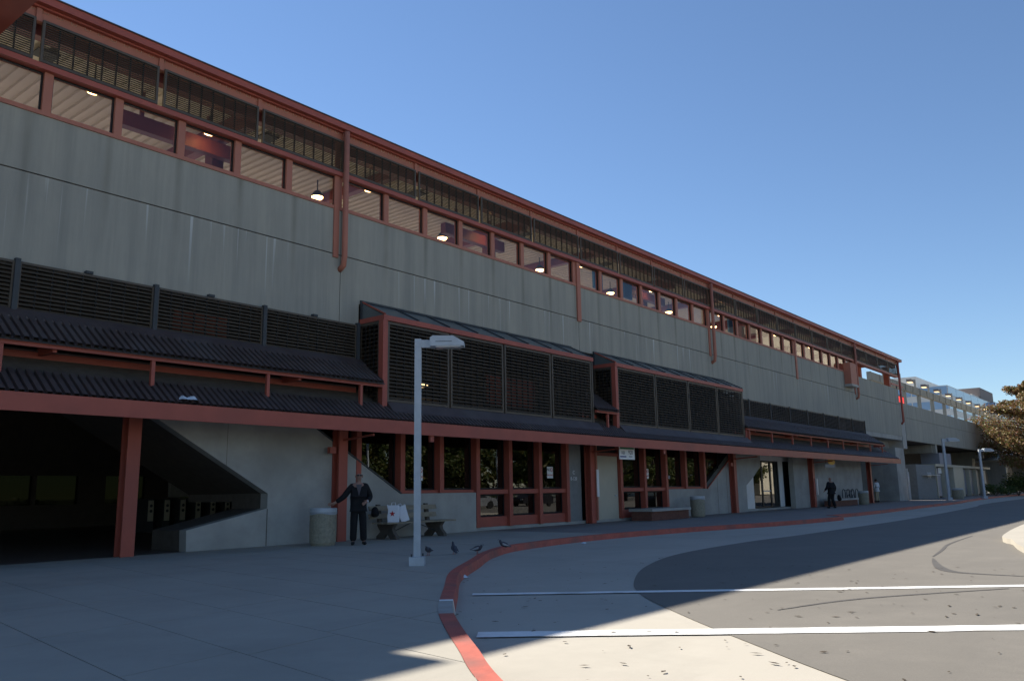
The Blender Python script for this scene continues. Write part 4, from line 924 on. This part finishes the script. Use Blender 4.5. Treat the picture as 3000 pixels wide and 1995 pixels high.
# ------------------------------------------------------------------ trees
def leafcloud(b, c, r, n, size, rnd):
    for _ in range(n):
        u = rnd.uniform(-1, 1); t = rnd.uniform(0, 6.2832); q = math.sqrt(1-u*u); rr = rnd.random()**.45
        p = Vector((c[0]+r[0]*rr*q*math.cos(t), c[1]+r[1]*rr*q*math.sin(t), c[2]+r[2]*rr*u))
        a = Vector((rnd.gauss(0, 1), rnd.gauss(0, 1), rnd.gauss(0, 1))).normalized(); d = a.orthogonal().normalized(); e = a.cross(d); s = size*rnd.uniform(.6, 1.3)
        b.quad(tuple(p-d*s), tuple(p-e*s*.5), tuple(p+d*s), tuple(p+e*s*.5))
def tree_mesh(H, cr, nb, per, ls, seed, cb=.28, layered=False):
    rnd = random.Random(seed); t = MB(); lv = MB()
    tp = [(0, 0, 0), (rnd.uniform(-.1, .1), rnd.uniform(-.1, .1), H*.3), (rnd.uniform(-.3, .3), rnd.uniform(-.3, .3), H*.6), (0, 0, H*.92)]
    t.tube(tp, [H*.022, H*.018, H*.012, H*.004], 8)
    for k in range(nb):
        z = H*(cb+(.97-cb)*(k+.5)/nb); fr = (z/H-cb)/(1-cb); L = cr*(1.05*math.sin(math.pi*min(1, (.18+fr*.82)**.8))+.12)*rnd.uniform(.75, 1.15); a = k*2.4+rnd.uniform(-.4, .4)
        dz = L*rnd.uniform(.0, .22) if layered else L*rnd.uniform(.15, .5); e = Vector((L*math.cos(a), L*math.sin(a), z+dz)); st = Vector((0, 0, z-L*.12)); m_ = st.lerp(e, .5)+Vector((0, 0, L*.06))
        t.tube([st, m_, e], [H*.007, H*.005, H*.0015], 5)
        for j in range(4):
            q = .35+.65*(j+.7)/4; c = st.lerp(e, q)+Vector((rnd.uniform(-.2, .2), rnd.uniform(-.2, .2), .1))*L*.25; rr = L*.24*rnd.uniform(.7, 1.25)*(1.15-q*.4)
            leafcloud(lv, c, (rr, rr, rr*(.6 if layered else .7)), int(per/4), ls, rnd)
    return t, lv
def tree(name, loc, lab, H, cr, nb, per, ls, seed, lm, group=None, layered=False, cb=.28):
    t, lv = tree_mesh(H, cr, nb, per, ls, seed, cb, layered); o = thing(name, lab, 'tree', loc, 0, group); t.build('trunk', TRUNK, o, True); lv.build('crown', lm, o, False, 'stuff'); return o
tree('autumn_tree', (110.5, -6.9, -.1), 'reddish autumn tree beside the viaduct at the road bend', 13.4, 6.4, 60, 900, .14, 5, LEAF_A, None, True, .22)
tree('green_tree', (150, -3.5, -.1), 'green tree standing behind the autumn tree near the viaduct', 9, 4.5, 24, 360, .2, 9, LEAF_G)
def shrub(loc, r, h, lab, seed, lm=LEAF_D, n=900, group=None, ls=.09):
    rnd = random.Random(seed); o = thing('shrub', lab, 'shrub', loc, 0, group); lv = MB(); t = MB()
    for k in range(7):
        a = rnd.uniform(0, 6.28); e = Vector((math.cos(a)*r*.6, math.sin(a)*r*.6, h*rnd.uniform(.5, .9))); t.tube([(0, 0, 0), e*.5+Vector((0, 0, .1)), e], [.03, .02, .008], 5); leafcloud(lv, e*.85, (r*.5, r*.5, h*.34), n//7, ls, rnd)
    t.build('stem', TRUNK, o); lv.build('foliage', lm, o, False, 'stuff'); return o
shrub((103, -2.2, -.1), 1.3, 1.3, 'dark low shrub at foot of the viaduct pier', 1, LEAF_D, 1000); shrub((108.5, -3.6, -.1), 1.8, 2.6, 'tall bright green shrub under the autumn tree', 2, LEAF_D, 1800, None, .12); shrub((106, -2.9, -.1), 1.2, 1.1, 'low green shrub between dark shrub and tall bright shrub', 3, LEAF_D, 900); shrub((113, -3.8, -.1), 2.0, 2.2, 'wide green shrub beyond the tall bright shrub', 4, LEAF_G, 1500, None, .12)
umb = thing('cafe_parasol', 'pale canvas parasol beside the viaduct pier near shrubs', 'parasol', (124, -.4, -.1)); MB().tube([(0, 0, 0), (0, 0, 5.2)], .06, 8).build('pole', GREYSTEEL, umb)
b = MB()
for a in range(8): t0, t1 = math.pi*a/4, math.pi*(a+1)/4; b.quad((0, 0, 5.3), (4.2*math.cos(t0), 4.2*math.sin(t0), 4.3), (4.2*math.cos(t1), 4.2*math.sin(t1), 4.3))
b.build('canopy', CREAM, umb)
# ------------------------------------------------------------------ far office buildings
def office(name, lab, x0, x1, y0, y1, h, n, wallm, glassm, fh, nxp, nyp, base=0):
    o = thing(name, lab, 'building'); MB().box(x0, x1, y0, y1, base, h).build('wall', wallm, o)
    st = (h-base)/n
    for k in range(n):
        z0 = base+st*k+st*(1-fh); z1 = base+st*(k+1)-.25
        wd = (y1-y0)/nyp
        for j in range(nyp): MB().box(x0-.08, x0-.01, y0+wd*j+.15, y0+wd*(j+1)-.15, z0, z1).build('window', glassm, o)
        wd = (x1-x0)/nxp
        for j in range(nxp): MB().box(x0+wd*j+.15, x0+wd*(j+1)-.15, y0-.08, y0-.01, z0, z1).build('window', glassm, o)
    return o
g1 = office('glass_office', 'white banded glass office block beyond the viaduct', 262, 420, 31.5, 80, 29.5, 7, WHITEB, BLUEG, .62, 14, 10)
MB().box(264, 300, 40, 75, 29.6, 33).build('roof_plant', WHITEB, g1)
g2o = office('brown_office', 'brown grey office block with tall plain plant room behind the glass office', 330, 430, 30.0, 45, 29.5, 7, GREYB, BLUEG, .5, 10, 3)
MB().box(345, 372, 36.5, 44, 29.6, 36.5).build('roof_plant', GREYB, g2o); MB().box(331, 345, 37, 44, 29.6, 33).build('roof_plant', WHITEB, g2o)
# ------------------------------------------------------------------ across the street, behind the viewpoint (seen mirrored in the glass)
office('cream_office', 'cream office block with dark window bands across the street', 150, 205, -75, -42, 34, 9, CREAMB, DARKW, .45, 8, 5)
office('low_office', 'low white banded office block across the street', 24, 60, -88, -66, 15, 4, WHITEB, DARKW, .5, 12, 6)
T1 = tree('street_tree', (34, -40, -.1), 'leafy tree across the street from the station', 8.5, 4.6, 30, 420, .20, 21, LEAF_G, 'trees across the street', False, .10)
for k, (x, y, rz) in enumerate(((42, -37, 1), (50, -41, 2), (58, -38, 3), (66, -42, 4), (75, -38, 5), (85, -42, 6), (26, -41, 2.5), (97, -40, .5), (70, -50, 3.3), (46, -50, 1.7), (112, -44, 2.2), (38, -47, 4.4), (54, -47, .7), (62, -48, 5.2), (80, -49, 2.9), (124, -41, 1.1), (136, -42, 3.7), (146, -45, 2.6), (131, -50, 5.5))):
    dup(T1, (x, y, -.1), rz)
S1 = shrub((36, -33.5, -.1), 1.6, 1.4, 'rounded shrub in the bed across the street', 31, LEAF_D, 900, 'shrubs across the street', .1)
for k in range(16): dup(S1, (20+k*3.6, -33.5+.8*math.sin(k*2.1), -.1), k*1.3)
def car(loc, rz, m, lab):
    o = thing('parked_car', lab, 'car', loc, rz)
    MB().prism([(-2.2, .25), (2.2, .25), (2.25, .6), (2.1, .85), (1.2, .95), (.6, 1.4), (-1.0, 1.45), (-1.75, .98), (-2.2, .9)], -.85, .85, 'y').build('body', m, o)
    for sg in (-1, 1):
        MB().prism([(1.0, .95), (.52, 1.34), (-.95, 1.38), (-1.45, .98)], sg*.852, sg*.858, 'y').build('side_window', DARKW, o)
        for x in (-1.4, 1.4): q = MB().lathe([(.32, 0), (.32, .2)], 18).build('wheel', RUBBER, o); q.rotation_euler = (R(90), 0, 0); q.location = (x, sg*.78+.1, .32)
        MB().box(2.2, 2.24, sg*.6-.15, sg*.6+.15, .6, .75).build('headlight', HEADL, o)
    return o
car((31, -29.5, -.14), R(4), CARR, 'dark red car parked across the street'); car((40, -29.2, -.14), R(184), CARK, 'black car parked across the street'); car((53, -28.5, -.14), R(2), CARP, 'silver car parked across the street'); car((62, -29, -.14), R(182), CARK, 'second black car parked past the silver car across the street')
lamp((44, -31.5, -.1), 6, R(90), 'grey street lamp among shrubs across the street', 1.3); lamp((60, -31.5, -.1), 6, R(90), 'grey street lamp beside the black cars across the street', 1.3)
# greenery behind the station, glimpsed through the concourse
for k in range(6): dup(S1, (12+k*5.5, 27+1.2*math.sin(k*3), -.1), k, 'rounded shrub behind the station, seen through the concourse windows')
for o in COL.objects:
    if o.name.startswith('shrub') and o.location.y > 20: o['group'] = 'shrubs behind the station'
